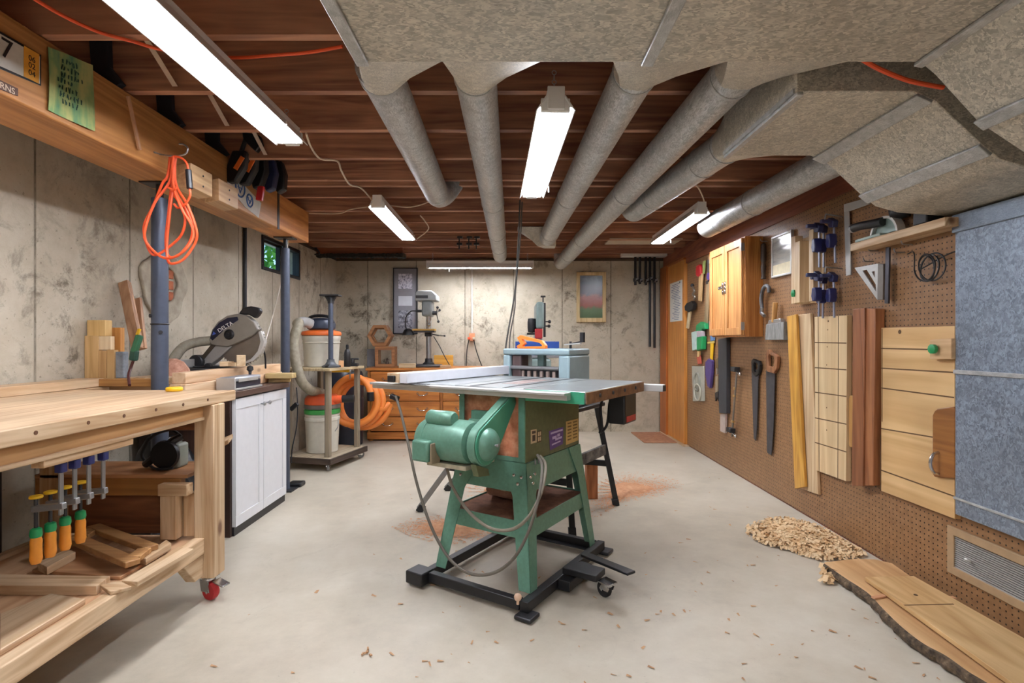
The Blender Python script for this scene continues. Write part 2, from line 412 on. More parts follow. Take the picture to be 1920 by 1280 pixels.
# galvanised ducts
def duct(name, prof, y0, y1, seams, label, warm):
    t = thing(name, label, 'duct', (prof[0][0], y0, prof[0][1]))
    part('casing', MB().prism(prof, 'y', y0, y1), warm, t, .004)
    for a, b in seams:
        a, b = Vector((a[0], 0, a[1])), Vector((b[0], 0, b[1])); d = (b-a).normalized(); n = Vector((d.z, 0, -d.x))
        if n.z > 0: n = -n
        q = [a, b, b+n*.012, a+n*.012]
        part('seam_cleat', MB().prism([(p.x, p.z) for p in q], 'y', y0-.002, y1+.002), GALV, t, .003)
    return t
pr1 = [(-.445,1.93),(1.17,1.93),(1.215,1.892),(1.337,1.758),(1.47,1.67),(1.60,1.635),(1.89,1.62),(1.89,2.15),(-.445,2.15)]
dk1 = duct('supply_duct', pr1, .80, 1.53, [((-.445,1.93),(-.41,1.93)), ((.37,1.93),(.405,1.93)), ((1.155,1.93),(1.18,1.925)), ((1.33,1.766),(1.36,1.743))], 'wide galvanised trunk duct nearest overhead feeding four round pipes', GALVW)
pr2 = [(.912,1.93),(1.286,1.93),(1.355,1.90),(1.50,1.765),(1.565,1.712),(1.66,1.685),(1.89,1.668),(1.89,2.15),(.912,2.15)]
dk2 = duct('return_duct', pr2, 1.71, 2.30, [((.912,1.93),(.935,1.93)), ((1.30,1.926),(1.35,1.903)), ((1.50,1.765),(1.54,1.732))], 'galvanised box duct bending down behind the wide overhead trunk', GALVW)
part('top_flange', MB().box(.906,.914,1.72,2.29,1.93,1.945), GALV, dk2)
vd = thing('wall_duct', 'blue-grey spangled sheet metal duct standing against the pegboard wall', 'duct', (1.88, 1.9, .41))
part('panel', MB().box(1.86, 1.903, 1.45, 2.24, .405, 1.66), GALVB, vd, .004)
part('seam', MB().box(1.853, 1.861, 1.45, 2.242, .995, 1.012), GALV, vd, .002)
part('seam', MB().box(1.853, 1.861, 1.45, 2.242, .47, .48), GALV, vd, .002)
part('collar', MB().box(1.85, 1.862, 1.45, 2.245, 1.585, 1.66), GALVB, vd, .003)
def boot(xa, xb, cx, cz=2.07, y0=1.532, y1=1.86, r=.076, n=24):
    R0, R1, Rm = [], [], []
    for i in range(n):
        t = 2*PI*i/n; c, s = math.cos(t), math.sin(t); k = 1/max(abs(c), abs(s))
        R0.append(((xa+xb)/2+c*k*(xb-xa)/2, y0, 2.035+s*k*.10)); R1.append((cx+c*r, y1, cz+s*r)); 
    Rm = [tuple((a*.35+b*.65) for a, b in zip(p, q)) for p, q in zip(R0, R1)]
    Rm = [(m[0], y0+(y1-y0)*.6, m[2]) for m in Rm]
    return MB().loft([R0, Rm, R1])
def pipe(label, path, r, rings, b=None, elbow=None, box=None):
    t = thing('round_duct_pipe', label, 'duct pipe', path[0])
    part('pipe', MB().cyl(path[0], path[1], r, n=32), GALV, t)
    if b: part('takeoff_boot', boot(*b), GALVW, t)
    a, c = Vector(path[0]), Vector(path[1])
    for q in rings:
        p = a.lerp(c, q); d = (c-a).normalized()*.008
        part('joint_ring', MB().cyl(p-d, p+d, r+.004, n=32), GALV, t, .002)
    if elbow:
        e = [Vector(k) for k in elbow]
        part('elbow', MB().tube(e, r*.99, 24, 3), GALV, t, ang=20)
    if box: part('end_boot', box, GALVW, t, .003)
    return t
pipe('round galvanised pipe curving up between joists beside the long lamp', ((-.455,1.8,2.062),(-.48,3.40,2.075)), .076, (.04,.99), (-.44,-.2,-.455,2.062), [(-.48,3.38,2.075),(-.478,3.5,2.085),(-.45,3.58,2.125),(-.40,3.62,2.21)])
pipe('round galvanised pipe running straight to the back wall above the drill press', ((-.128,1.8,2.065),(-.132,5.72,2.075)), .074, (.02,.46,.72,.9), (-.2,.085,-.128,2.065), [(-.132,5.70,2.075),(-.132,5.86,2.072),(-.132,5.97,2.10),(-.132,6.0,2.2)])
pipe('round galvanised pipe on the far side of the hanging centre lamp', ((.43,1.8,2.065),(.325,4.85,2.075)), .076, (.02,.55,.93), (.29,.62,.43), None, MB().loft([[(.23,4.86,2.0),(.40,4.86,2.0),(.40,4.99,2.0),(.30,4.99,2.0)],[(.05,4.80,2.165),(.40,4.80,2.165),(.40,5.0,2.165),(.05,5.0,2.165)]]))
pipe('long round galvanised pipe slanting to the back wall toward the framed picture', ((.78,1.8,2.065),(.60,6.25,2.075)), .078, (.02,.35,.7,.9), (.62,.97,.78), [(.60,6.24,2.075),(.594,6.36,2.07),(.588,6.47,2.09),(.585,6.5,2.19)])
pipe('short round galvanised pipe leaving the end of the box duct', ((1.0,2.47,2.04),(.895,3.80,2.075)), .078, (.02,.2,.75), None, [(.896,3.79,2.075),(.887,3.88,2.08),(.88,3.94,2.12),(.875,3.96,2.2)], boot(.93,1.22,1.0,2.04,2.302,2.48,.078))
pipe('thick round galvanised pipe beneath the joists along the tool wall', ((1.545,2.42,2.0),(1.54,4.2,2.03)), .082, (.03,.55,.85), None, None, boot(1.34,1.70,1.545,2.0,2.302,2.43,.082))

# ---------------------------------------------------------------- fluorescent lamps
TUBE = plain_emit('#f4f6ff', 70.0)
ENAM = flat('#f1f1ee', .35, 0, .02)
def lamp(label, c, L, ang, w=.145, z=2.0, chain=True):
    """hanging two-tube shop light: hooded white reflector, housing, tubes, sockets and chains"""
    M = Matrix.Translation((c[0], c[1], z)) @ Matrix.Rotation(ang, 4, 'Z')
    t = thing('shop_light', label, 'lamp', (c[0], c[1], z), ang, 'hanging fluorescent shop lights')
    h = w/2
    q = [(-h,0),(-h*.5,.055),(h*.5,.055),(h,0),(h-.004,0),(h*.47,.05),(-h*.47,.05),(-h+.004,0)]
    part('reflector', MB(M).prism(q, 'y', -L/2, L/2), ENAM, t)
    part('housing', MB(M).box(-.03,.03,-L/2-.01,L/2+.01,.0555,.085), ENAM, t, .003)
    for s in (-1, 1):
        part('tube', MB(M).cyl((s*h*.44,-L/2+.02,.018),(s*h*.44,L/2-.02,.018), .018, n=10), TUBE, t)
        part('end_socket', MB(M).box(-h*.75,h*.75,s*(L/2-.02)-.008,s*(L/2-.02)+.008,.0,.05), ENAM, t, .003)
        part('end_cap', MB(M).box(-.032,.032,s*(L/2+.005)-.006,s*(L/2+.005)+.006,.0,.085), ENAM, t, .003)
        if chain:
            n = int((2.17-z-.085)/.018)
            m = MB(M)
            for i in range(max(n, 1)):
                zz = .09+.018*i
                m.ring((0, s*(L/2-.06), zz+.006), .008, .0018, 'x' if i % 2 else 'y', 10, 5)
            part('chain', m, STEEL, t)
    part('pull_switch', MB(M).cyl((h+.004,.3*L,.01),(h+.004,.3*L,-.03), .004, n=8), WHITE, t)
    return t
lamp('glaring shop light running from overhead beside the timber beam', (-1.01, 1.84), 1.22, 0, .145, 2.03)
lamp('glaring shop light hanging by a chain between the round pipes', (.14, 2.58), 1.22, .037, .145, 1.985)
lamp('small looking shop light beyond the end of the timber beam', (-.93, 4.27), 1.22, .01, .13, 2.05)
lamp('shop light hung over the tool wall near the oak cabinet', (1.365, 4.45), 1.22, 0, .13, 2.05)
lamp('shop light hung flat along the back wall above the drill press', (-.37, 6.19), 1.22, PI/2, .10, 1.98)
lamp('added unseen shop light over the floor behind the viewpoint', (-.6, -.9), 1.22, PI/2, .145, 2.03)  # out of view, added to brighten the near floor
lamp('added unseen shop light near the rear wall behind the viewpoint', (.9, -.9), 1.22, PI/2, .145, 2.03)  # second added fixture, unseen, also there to light the near floor

# ================================================================ LEFT SIDE: workbench and what hangs on or lies in it
wb = thing('workbench', 'big light pine workbench with a thick edge and a red caster', 'workbench', (-1.67, 1.7, 0))
BX0, BX1, BY0, BY1, BT = -2.05, -1.295, .55, 2.50, .902
part('bench_top', MB().box(BX0, BX1-.022, BY0, BY1, BT-.04, BT), wood('#bb9874', '#d8bd9a', 'y', .5, 6, True), wb, .002)
part('front_edge', MB().box(BX1-.021, BX1, BY0, BY1, BT-.045, BT+.001), pine('y', True), wb, .003)
for y in (1.63, 1.78, 1.94, 2.10, 2.27, 1.45):
    part('edge_screw', MB().cyl((BX1-.002,y,BT-.02), (BX1+.0015,y,BT-.02), .006, n=12), flat('#5f3c25', .6), wb)
part('front_apron', MB().box(BX1-.075, BX1-.037, BY0, 2.37, .80, BT-.046), wood('#a8794a', '#c79a66', 'y', .55, 7), wb, .003)
part('apron_lip', MB().box(BX1-.080, BX1-.028, BY0, 2.296, .792, .806), pine('y'), wb, .002)
for (x0, x1, y0, y1) in ((-1.372,-1.286,2.30,2.39), (-2.04,-1.955,2.30,2.39)):
    part('leg', MB().box(x0, x1, y0, y1, .107, BT-.046), pine('z', True), wb, .004)
part('end_apron', MB().box(-1.955, -1.373, 2.34, 2.385, .74, BT-.041), redwood('x'), wb, .003)
part('leg_block', MB().box(-1.50, -1.374, 2.255, 2.30, .475, .525), pine('x'), wb, .004)
part('shelf_post', MB().box(-1.50, -1.43, 2.27, 2.33, .285, .474), pine('z'), wb, .004)
part('shelf_post', MB().box(-1.425, -1.374, 2.31, 2.35, .285, .474), pine('z'), wb, .004)
part('end_shelf', MB().box(-2.06, -1.40, 2.30, 2.56, .540, .556), wood('#9b6b45', '#bd8d62', 'x', .5, 6), wb, .002)
part('end_rail', MB().box(-2.06, -1.43, 2.302, 2.338, .465, .539), wood('#8a5a30', '#a9773f', 'x', .5, 7), wb, .003)
part('end_panel', MB().box(-2.06, -1.44, 2.35, 2.37, .285, .464), redwood('x'), wb, .002)
part('lower_rail', MB().box(-1.372, -1.325, BY0, 2.299, .215, .285), pine('y', True), wb, .004)
part('lower_rail', MB().box(-2.05, -2.01, BY0, 2.299, .215, .285), pine('y', True), wb, .004)
part('lower_shelf', MB().box(-2.008, -1.374, BY0, 2.375, .255, .270), wood('#b98d68', '#d6b18a', 'y', .5, 5), wb, .002)
for z0, z1 in ((.30, .40), (.42, .50)):
    part('back_board', MB().box(-2.05, -2.02, BY0, 2.10, z0, z1), pine('y'), wb, .003)
part('back_panel', MB().box(-2.018, -2.009, BY0, 2.10, .30, .735), wood('#17110d', '#2b2019', 'y', .7, 6), wb, 0, 'added dark sheet standing in for the shade under the bench')  # added sheet; its near-black colour stands in for shade on the wall behind
part('gusset', MB().prism([(2.299,.214),(2.299,.12),(2.24,.12),(2.16,.214)], 'x', -1.372, -1.33), pine('y'), wb, .003)
part('clamp_rack', MB().box(-1.372, -1.334, 1.52, 1.88, .768, .791), pine('y'), wb, .002)
def caster(nm, c, h, r, w, wheelmat, ang, parent, brake=True):
    M = Matrix.Translation((c[0], c[1], 0)) @ Matrix.Rotation(ang, 4, 'Z')
    o = part(nm, MB(M).box(-.035,.035,-.03,.03,h-.008,h-.001).cyl((0,0,h-.02),(0,0,h-.008),.026), CHROME, parent, .001)
    f = MB(M)
    for s in (-1, 1): f.hexa([(-.02,s*(w/2+.004)-.002,r),(.03,s*(w/2+.004)-.002,r),(.03,s*(w/2+.004)+.002,r),(-.02,s*(w/2+.004)+.002,r),(-.028,s*(w/2+.004)-.002,h-.02),(.02,s*(w/2+.004)-.002,h-.02),(.02,s*(w/2+.004)+.002,h-.02),(-.028,s*(w/2+.004)+.002,h-.02)])
    f.cyl((.015,-w/2-.008,r),(.015,w/2+.008,r),.006)
    sub = part('fork', f, CHROME, o)
    part('wheel', MB(M).lathe([(.004,-w/2),(r*.9,-w/2),(r,-w*.3),(r,w*.3),(r*.9,w/2),(.004,w/2)], (.015,0,r), 28, 'y'), wheelmat, o)
    if brake: part('brake_pedal', MB(M).obox((.075,0,h-.025), (.06,w+.012,.008), (0,.25,0)), CHROME, o, .003)
caster('caster', (-1.335, 2.345), .107, .038, .03, RED, -.35, wb)
caster('caster', (-1.99, 2.345), .107, .038, .03, RED, -.6, wb)

# boards lying along the wall behind the bench
for i, (x0, x1, y0, y1, z0, z1, lab) in enumerate(((-2.185,-2.065,.6,2.70,.903,.945,'long pale board lying on the workbench against the concrete wall'),)):
    solo('long_board', MB().box(x0, x1, y0, y1, z0, z1), pine('y'), lab, 'board', bevel=.003)
part('back_ledge', MB().box(-2.19, -2.052, BY0, 2.72, .862, .902), pine('y'), wb, .003)
solo('cross_plank', MB().box(-2.10, -1.775, 2.665, 2.715, .904, .942), wood('#a5713c', '#c99555', 'x', .5, 7), 'orange-brown plank laid crosswise beside the nearer steel post', 'board', bevel=.003)

# four bar clamps in the rack
for i, (px, y) in enumerate(((104, 1.60), (128, 1.65), (149, 1.705), (171, 1.765))):
    lab = ('bar clamp with orange handle nearest in the rack under the workbench edge', 'bar clamp second from the near end of the rack under the workbench', 'bar clamp second from the far end of the rack under the workbench', 'bar clamp at the far end of the rack with no blue on the jaw hidden')[i]
    if i == 3: lab = 'bar clamp at the far end of the rack under the workbench edge'
    x = -1.353; top = .792
    c = thing('bar_clamp', lab, 'clamp', (x, y, .60), 0, 'bar clamps under the workbench')
    part('bar', MB().box(x-.003, x+.003, y-.007, y+.007, .61, top-.02), STEEL, c, .001)
    part('fixed_jaw', MB().tube([(x, y, top-.03), (x+.002, y, top+.002), (x-.02, y, top+.008), (x-.05, y, top-.004)], .008, 8), CHROME, c)
    part('jaw_collar', MB().box(x-.012, x+.012, y-.012, y+.012, top-.055, top-.025), NAVY, c, .004)
    part('sliding_arm', MB().bar((x+.012, y, .638), (x-.085, y, .628), .016, .02), STEEL, c, .003)
    part('pad', MB().cyl((x-.075, y, .66), (x-.075, y, .668), .017), YELLOW, c, .002)
    part('screw', MB().cyl((x-.075, y, .56), (x-.075, y, .66), .005, n=10), DARKSTEEL, c)
    part('handle_collar', MB().lathe([(.008,0),(.014,-.004),(.016,-.02),(.014,-.028)], (x-.075, y, .572), 16), GREENP, c)
    part('handle', MB().lathe([(.012,0),(.015,-.013),(.0145,-.035),(.016,-.066),(.012,-.08),(.004,-.082)], (x-.075, y, .545), 16), flat('#d98a2b', .45), c)

# things lying on the lower shelf
def slab(name, quad, z0, th, m, label, cat='board', grp=None):
    """a flat board whose top face shows at four photo points"""
    b = MB(); pts = [onZ(px, py, z0+th) for px, py in quad]
    b.hexa([(p.x, p.y, z0) for p in pts]+[(p.x, p.y, z0+th) for p in pts])
    return solo(name, b, m, label, cat, grp, .002)
LS = .271
slab('flat_board', [(0,1150),(0,1218),(160,1122),(95,1112)], LS, .018, pine('y'), 'wide flat board at the near end of the bench lower shelf')
slab('short_board', [(187,1096),(207,1109),(247,1099),(225,1088)], .286, .012, pine('x'), 'little offcut behind the long board on the bench lower shelf')
slab('long_offcut', [(-60,1075),(-60,1098),(181,1098),(207,1079)], LS, .032, pine('x'), 'thick pale offcut lying crosswise on the bench lower shelf')
slab('wide_board', [(60,1068),(225,1081),(298,1040),(150,1020)], LS, .012, wood('#a87b55', '#c79a72', 'x', .5, 6), 'thin wide board under the frame on the bench lower shelf')
slab('edge_board', [(228,1088),(258,1090),(363,1028),(335,1024)], .286, .018, pine('y'), 'straight board along the outer edge of the bench lower shelf')
slab('thick_block', [(70,1054),(88,1063),(142,1034),(125,1029)], LS+.013, .030, pine('y'), 'thick pale block with dark end beside the wooden frame')
def tilt_frame():
    t = thing('wooden_frame', 'wooden rectangular frame tilted on the scraps of the bench lower shelf', 'frame', tuple(onZ(230, 1030, LS+.04)))
    pts = [(145,1012),(243,1053),(278,1026),(180,990)]
    z = [.322,.318,.322,.326]
    c = [onZ(px, py, zz) for (px, py), zz in zip(pts, z)]
    m = wood('#9c6f45', '#c0935f', 'x', .5, 7)
    for i in range(4):
        a, b = c[i], c[(i+1)%4]
        if i % 2: d = (b-a)*.12; pass
        part('side_piece', MB().bar(a-(b-a)*.06, b+(b-a)*.06, .050, .022) if not i % 2 else MB().bar(a+(b-a)*.2, b-(b-a)*.2, .050, .021), m, t, .003)
tilt_frame()
slab('short_batten', [(262,1044),(274,1047),(321,1018),(312,1011)], LS+.013, .026, pine('y'), 'pale short batten beside the wooden frame on the bench lower shelf')
slab('narrow_board', [(60,1030),(84,1036),(165,1003),(152,997)], LS+.013, .030, wood('#8f6440', '#b08253', 'x', .5, 7), 'brown narrow board behind the wooden frame on the shelf')

# dark things at the end shelf and on the floor behind the bench
gb = thing('power_tool', 'black and grey power tool lying on the shelf at the bench end', 'power tool', (-1.58, 2.44, .557))
part('body', MB().box(-1.60,-1.50,2.40,2.48,.558,.668), flat('#7c8075', .5), gb, .012)
part('handle', MB().tube([(-1.66,2.42,.575),(-1.62,2.40,.60),(-1.58,2.395,.63),(-1.53,2.40,.68),(-1.50,2.42,.70)], .018, 10), BLACK, gb)
part('guard', MB().lathe([(.01,-.012),(.06,-.012),(.065,0),(.06,.012),(.01,.012)], (-1.55,2.385,.624), 24, 'y'), BLACK, gb)
part('power_cord', MB().tube([(-1.50,2.42,.70),(-1.56,2.44,.725),(-1.63,2.42,.70),(-1.68,2.42,.62),(-1.66,2.44,.568),(-1.57,2.36,.566),(-1.5,2.36,.57)], .006, 8), RUBBER, gb)
tb = thing('plastic_bag', 'black plastic bag slumped under the bench behind the steel post', 'bag', (-1.72, 2.9, 0))
def bagmesh():
    m = MB(); rings = []
    for k in range(9):
        h = k/8; r = .2*math.sin(PI*(.12+.8*h))+.03
        rings.append([(-1.87+r*math.cos(a)*(1+.12*math.sin(5*a+k))*.9, 2.86+r*math.sin(a)*(1+.1*math.cos(4*a-k))*.6, .002+.62*h) for a in [2*PI*i/24 for i in range(24)]])
    return m.loft(rings)
part('bag', bagmesh(), flat('#121214', .3, 0, .3), tb)
sc1 = solo('scrap_block', MB().hexa([onX(402,845,-1.37), onX(428,832,-1.30), onX(426,824,-1.30)+Vector((0,.05,0)), onX(402,834,-1.37)+Vector((0,.05,0))]+[p+Vector((0,0,.018)) for p in (onX(402,845,-1.37), onX(428,832,-1.30), onX(426,824,-1.30)+Vector((0,.05,0)), onX(402,834,-1.37)+Vector((0,.05,0)))]), pine('x'), 'small wedge-cut wooden shelf piece fixed to the bench leg', 'wood piece')

# ---------------------------------------------------------------- white cabinet, boards and mitre saw
cb = thing('base_cabinet', 'dark-sided base cabinet with two white panelled doors', 'cabinet', (-1.87, 3.42, 0))
BROWN = wood('#23140e', '#3a241a', 'z', .5, 8)
CW = flat('#dcdde0', .4, 0, .03)
part('carcass', MB().box(-2.15, -1.622, 3.07, 3.785, .0, .805), BROWN, cb, .003)
for k in range(2):
    y0 = 3.085+.348*k; y1 = y0+.342
    dm = MB().box(-1.621, -1.603, y0, y1, .055, .795)
    dm2 = MB()
    for q in ((y0,y1,.055,.115),(y0,y1,.735,.795),(y0,y0+.055,.116,.734),(y1-.055,y1,.116,.734)): dm2.box(-1.6029,-1.597,*q)
    dd = part('door', dm, CW, cb, .002)
    part('door_rail', dm2, CW, dd, .0015)
    ky = y1-.035 if k == 0 else y0+.035
    part('knob', MB().lathe([(.004,0),(.005,.012),(.013,.02),(.014,.026),(.008,.031),(.001,.032)], (-1.597, ky, .735), 16, 'x'), STEEL, dd)
part('counter_top', MB().box(-2.16, -1.585, 3.05, 3.80, .806, .842), wood('#3c2a22', '#5a4238', 'y', .5, 7), cb, .003)
part('plinth', MB().box(-1.640, -1.610, 3.09, 3.78, .001, .05), BLACK, cb)
for k, (z0, z1, lab) in enumerate(((.843, .905, 'long pale beam lying on the dark cabinet counter, lower of two'), (.906, .965, 'long pale beam stacked on another along the cabinet counter'))):
    solo('long_beam', MB().box(-1.80, -1.715-.01*k, 2.80+.02*k, 3.98, z0, z1), wood('#cba078', '#e6c8a4', 'y', .5, 7, True), lab, 'board', bevel=.004)
solo('saw_platform', MB().box(-2.15, -1.81, 2.95, 3.95, .843, .93), pine('y'), 'wooden platform under the mitre saw', 'platform', bevel=.003)
# mitre saw
ms = thing('mitre_saw', 'black and grey mitre saw with a toothed blade, raised arm and grey hose', 'saw', (-1.96, 3.45, .93))
part('saw_base', MB().box(-2.14,-1.84,3.20,3.72,.932,.965).cyl((-1.95,3.46,.965),(-1.95,3.46,.975),.12), DARKSTEEL, ms, .005)
part('fence', MB().box(-2.03,-2.01,3.22,3.38,.966,1.02), ALU, ms, .004)
part('fence', MB().box(-2.03,-2.01,3.52,3.70,.966,1.02), ALU, ms, .004)
SY = 3.45
def sp(px, py): q = P(px, py, SY); return (q.x, q.z)
cx, cz = sp(452, 640)
tb_ = []
N = 48
for i in range(N):
    a = 2*PI*i/N
    for r, da in ((.150,0),(.159,.04),(.147,.06)): tb_.append((cx+r*math.cos(a+da), cz+r*math.sin(a+da)))
part('blade', MB().prism(tb_, 'y', SY-.002, SY+.002), flat('#8c8780', .35, .8, .08), ms)
hood = [sp(*p) for p in ((396,637),(402,618),(413,603),(430,592),(450,588),(466,592),(480,603),(488,618),(478,628),(455,640),(432,650),(410,648),(400,646))]
part('blade_guard', MB().prism(hood, 'y', SY-.03, SY+.03), flat('#8a857c', .4, .3, .08), ms, .006)
badge = [sp(*p) for p in ((399,634),(405,618),(416,605),(432,596),(450,594),(452,600),(440,608),(428,616),(415,628),(404,638))]
part('badge_panel', MB().prism(badge, 'y', SY-.034, SY-.0302), flat('#15182e', .35), ms, .001)
q0, q1 = sp(411, 621), sp(441, 603)
dv = Vector((q1[0]-q0[0], 0, q1[1]-q0[1]))
text('badge_lettering', 'DELTA', .036, WHITE, ms, frameM(((q0[0]+q1[0])/2+.006, SY-.0345, (q0[1]+q1[1])/2-.004), dv, Vector((-dv.z, 0, dv.x))), .0005)
tx, tz = sp(407, 625)
part('badge_emblem', MB().prism([(tx-.012,tz-.012),(tx+.012,tz-.002),(tx-.004,tz+.012)], 'y', SY-.0355, SY-.0341), flat('#3a55b0', .4), ms)
lower = [sp(*p) for p in ((492,620),(498,640),(492,662),(478,676),(455,684),(456,680),(474,672),(486,658),(491,640),(487,622))]
part('lower_guard', MB().prism(lower, 'y', SY-.022, SY+.022), flat('#b7b4ae', .25, .1, .04), ms, .002)
hc = sp(434, 627)
part('blade_hub', MB().lathe([(.004,.03),(.03,.03),(.034,0),(.024,-.012),(.022,-.004),(.006,-.004),(.004,-.010)], (hc[0], SY-.03, hc[1]), 24, 'y'), BLACK, ms)
arm = [sp(*p) for p in ((377,680),(392,688),(412,672),(436,650),(424,636),(410,640))]
part('saw_arm', MB().prism(arm, 'y', SY-.02, SY+.045), flat('#a5a39e', .4, .3, .06), ms, .006)
rail_ = [sp(*p) for p in ((372,680),(378,684),(416,638),(409,634))]
part('arm_rail', MB().prism(rail_, 'y', SY-.026, SY-.0205), flat('#3d352a', .5), ms, .002)
part('motor', MB().cyl((hc[0]-.01, SY+.035, hc[1]+.03), (hc[0]-.01, SY+.20, hc[1]+.03), .055, n=24), BLACK, ms, .008)
hd = [sp(*p) for p in ((449,588),(458,577),(472,574),(488,577),(491,584),(486,592),(480,597),(468,590),(460,590))]
part('handle', MB().prism(hd, 'y', SY-.018, SY+.022), BLACK, ms, .008)
part('pivot', MB().cyl((-2.02,SY-.05,1.0),(-2.02,SY+.06,1.0),.045).box(-2.06,-1.98,SY-.04,SY+.05,.975,1.0), DARKSTEEL, ms, .005)
part('lock_knob', MB().lathe([(.006,0),(.008,.04),(.022,.05),(.02,.075),(.004,.078)], (-1.90,SY-.05,.975), 12, 'y', -1), BLACK, ms)
part('dust_hose', MB().tube([sp(402,638)[:1]+(SY+.01,)+sp(402,638)[1:], P(372,641,3.42), P(345,650,3.36), P(328,670,3.28), P(320,690,3.22)], .030, 14, 8), mottled('hose_grey', [(.3,'#7d7768'),(.7,'#9c9685')], 20, .6), ms)
part('power_cord', MB().tube([P(490,640,3.5), P(497,668,3.55), P(498,690,3.6)], .006, 8), RUBBER, ms)
for i, (px, py, s, r, lab) in enumerate(((425,681,(.07,.05,.03),.3,'small wood offcut in front of the mitre saw blade'), (452,676,(.05,.05,.07),.5,'upright wood offcut beneath the mitre saw blade'), (437,690,(.08,.05,.025),-.3,'thin wood offcut at the mitre saw base'))):
    p = P(px, py, 3.32); solo('wood_offcut', MB().obox((p.x, p.y, .976+s[2]/2), s, (0,0,r)), pale('x'), lab, 'wood offcut', bevel=.002)
db = solo('dust_pile', MB().loft([[(-1.985+r*math.cos(2*PI*i/16)*(1+.2*math.sin(3*i)), 3.125+.5*r*math.sin(2*PI*i/16), z) for i in range(16)] for r, z in ((.10,.931),(.09,.97),(.06,1.01),(.02,1.03))]), mottled('red_sawdust', [(.3,'#b5806a'),(.7,'#dcae97')], 40, .9), 'heap of pinkish sawdust beside the mitre saw hose', 'sawdust', kind='stuff')
# hand planer at the counter edge
hp = thing('hand_plane', 'silver and blue-black hand plane standing on the dark cabinet counter', 'plane', (-1.66, 3.2, .843))
part('sole', MB().box(-1.70,-1.60,3.09,3.42,.844,.856), ALU, hp, .002)
part('body', MB().box(-1.695,-1.605,3.10,3.41,.857,.895), flat('#1c2030', .4), hp, .006)
part('top_cover', MB().box(-1.70,-1.60,3.085,3.40,.896,.922), flat('#b9bfca', .3, .5, .05), hp, .008)
part('side_plate', MB().box(-1.602,-1.598,3.12,3.36,.892,.912), ALU, hp, .001)
part('front_plate', MB().box(-1.705,-1.595,3.07,3.085,.846,.92), ALU, hp, .004)
part('knob', MB().lathe([(.008,0),(.010,.02),(.02,.03),(.018,.05),(.004,.056)], (-1.65,3.36,.922), 14), BLACK, hp)
for i, (px, py, s, r, lab) in enumerate(((556,694,(.18,.1,.035),.1,'yellowish board end jutting past the far counter corner'), (548,706,(.14,.09,.03),.35,'paint-stained wood scrap on the far counter corner'))):
    p = P(px, py, 3.86); solo('wood_scrap', MB().obox((-1.62-.03*i, 3.74+.05*i, .843+.031*(1-i)+s[2]/2), s, (0,0,r)), wood('#a88c58', '#d0b782', 'x', .6, 7), lab, 'wood scrap', bevel=.003)
solo('foot_pedal', MB().box(-1.74,-1.63,4.12,4.22,.0,.035), BLACK, 'black foot pedal on the floor past the white cabinet', 'pedal', bevel=.012)

# ---------------------------------------------------------------- scrap wood stack by the wall
SYD = 2.735
def sbox(px0, py0, px1, py1, y, th, m, lab, name='upright_board'):
    a, b = P(px0, py0, y), P(px1, py1, y)
    return solo(name, MB().box(a.x, b.x, y, y+th, min(a.z,b.z), max(a.z,b.z)), m, lab, 'board', bevel=.002)
pz = wood('#c39a60', '#dcb982', 'z', .5, 7, True)
solo('wall_ledge', MB().box(-2.19,-1.84,2.74,2.94,.86,.902), pine('x'), 'wooden ledge behind the bench carrying the upright scrap boards', 'ledge', bevel=.003)
yb0 = 2.80
def sb2(px0, ptop, px1, zb, y, th, m, lab):
    a, b = P(px0, ptop, y), P(px1, ptop, y)
    return solo('upright_board', MB().box(max(a.x, -2.197), b.x, y, y+th, zb, a.z), m, lab, 'board', 'upright scrap boards', .002)
sb2(155, 629, 184, .903, 2.74, .03, pz, 'tall knotty board standing at the wall end of the scrap stack')
sb2(184.5, 657, 199, .903, 2.74, .03, wood('#b58d5a','#d3ad78','z',.5,7,True), 'narrow chipped board standing under a white block in the scrap stack')
sb2(200, 656, 214, .903, 2.74, .03, pz, 'narrow pale board standing between the knotty board and the grey box')
a = P(163, 600, 2.775); b = P(198, 629, 2.775)
sb2(163, 600, 197, 1.158, 2.745, .05, wood('#c99f5e','#e0bd7e','z',.5,7), 'square-topped board block perched on the tall knotty board')
sb2(200, 614, 226, .903, 2.80, .03, wood('#b57636','#d59a55','z',.5,7), 'orange-toned board standing at the back of the scrap stack')
sb2(184, 630, 207, 1.087, 2.745, .03, wood('#d9bd92','#ead5b2','z',.5,7), 'whitish block resting on two narrow boards in the scrap stack')
gbx = solo('grey_block', MB().box(P(216,0,2.72).x, P(231,0,2.72).x, 2.72, 2.76, .943, 1.078), mottled('grey_felt', [(.3,'#5f666e'),(.7,'#9aa1a8')], 14, .9), 'small grey abrasive block standing beside the scrap boards', 'block', bevel=.004)
for i, (p0, p1, w, lab) in enumerate((((222,528),(258,655),.055,'long split board leaning on the wall behind the nearer post'), ((238,530),(262,650),.035,'dark-edged stick leaning between two boards behind the post'), ((256,560),(266,655),.05,'pale board leaning close behind the nearer steel post'))):
    a, b = P(*p0, 2.98+.02*i), P(*p1, 2.90+.03*i); a.x = max(a.x, -2.17)
    solo('leaning_board', MB().bar(b, a, w, .02, (0,1,0)), wood('#93694a','#c39a76','z',.55,8), lab, 'board', 'leaning boards', .002)
solo('support_shelf', MB().box(-2.19,-1.84,2.945,3.055,.815,.842), pine('x'), 'short wooden shelf behind the ledge carrying the leaning boards', 'shelf', bevel=.003)
gc = thing('trigger_tool', 'green handled tool with a brown cord hanging beside the nearer post', 'tool', tuple(P(250, 690, 2.70)))
part('head', MB().bar(P(262,628,2.70), P(251,662,2.70), .03, .03, (0,1,0)), flat('#2f6b4a', .5), gc, .008)
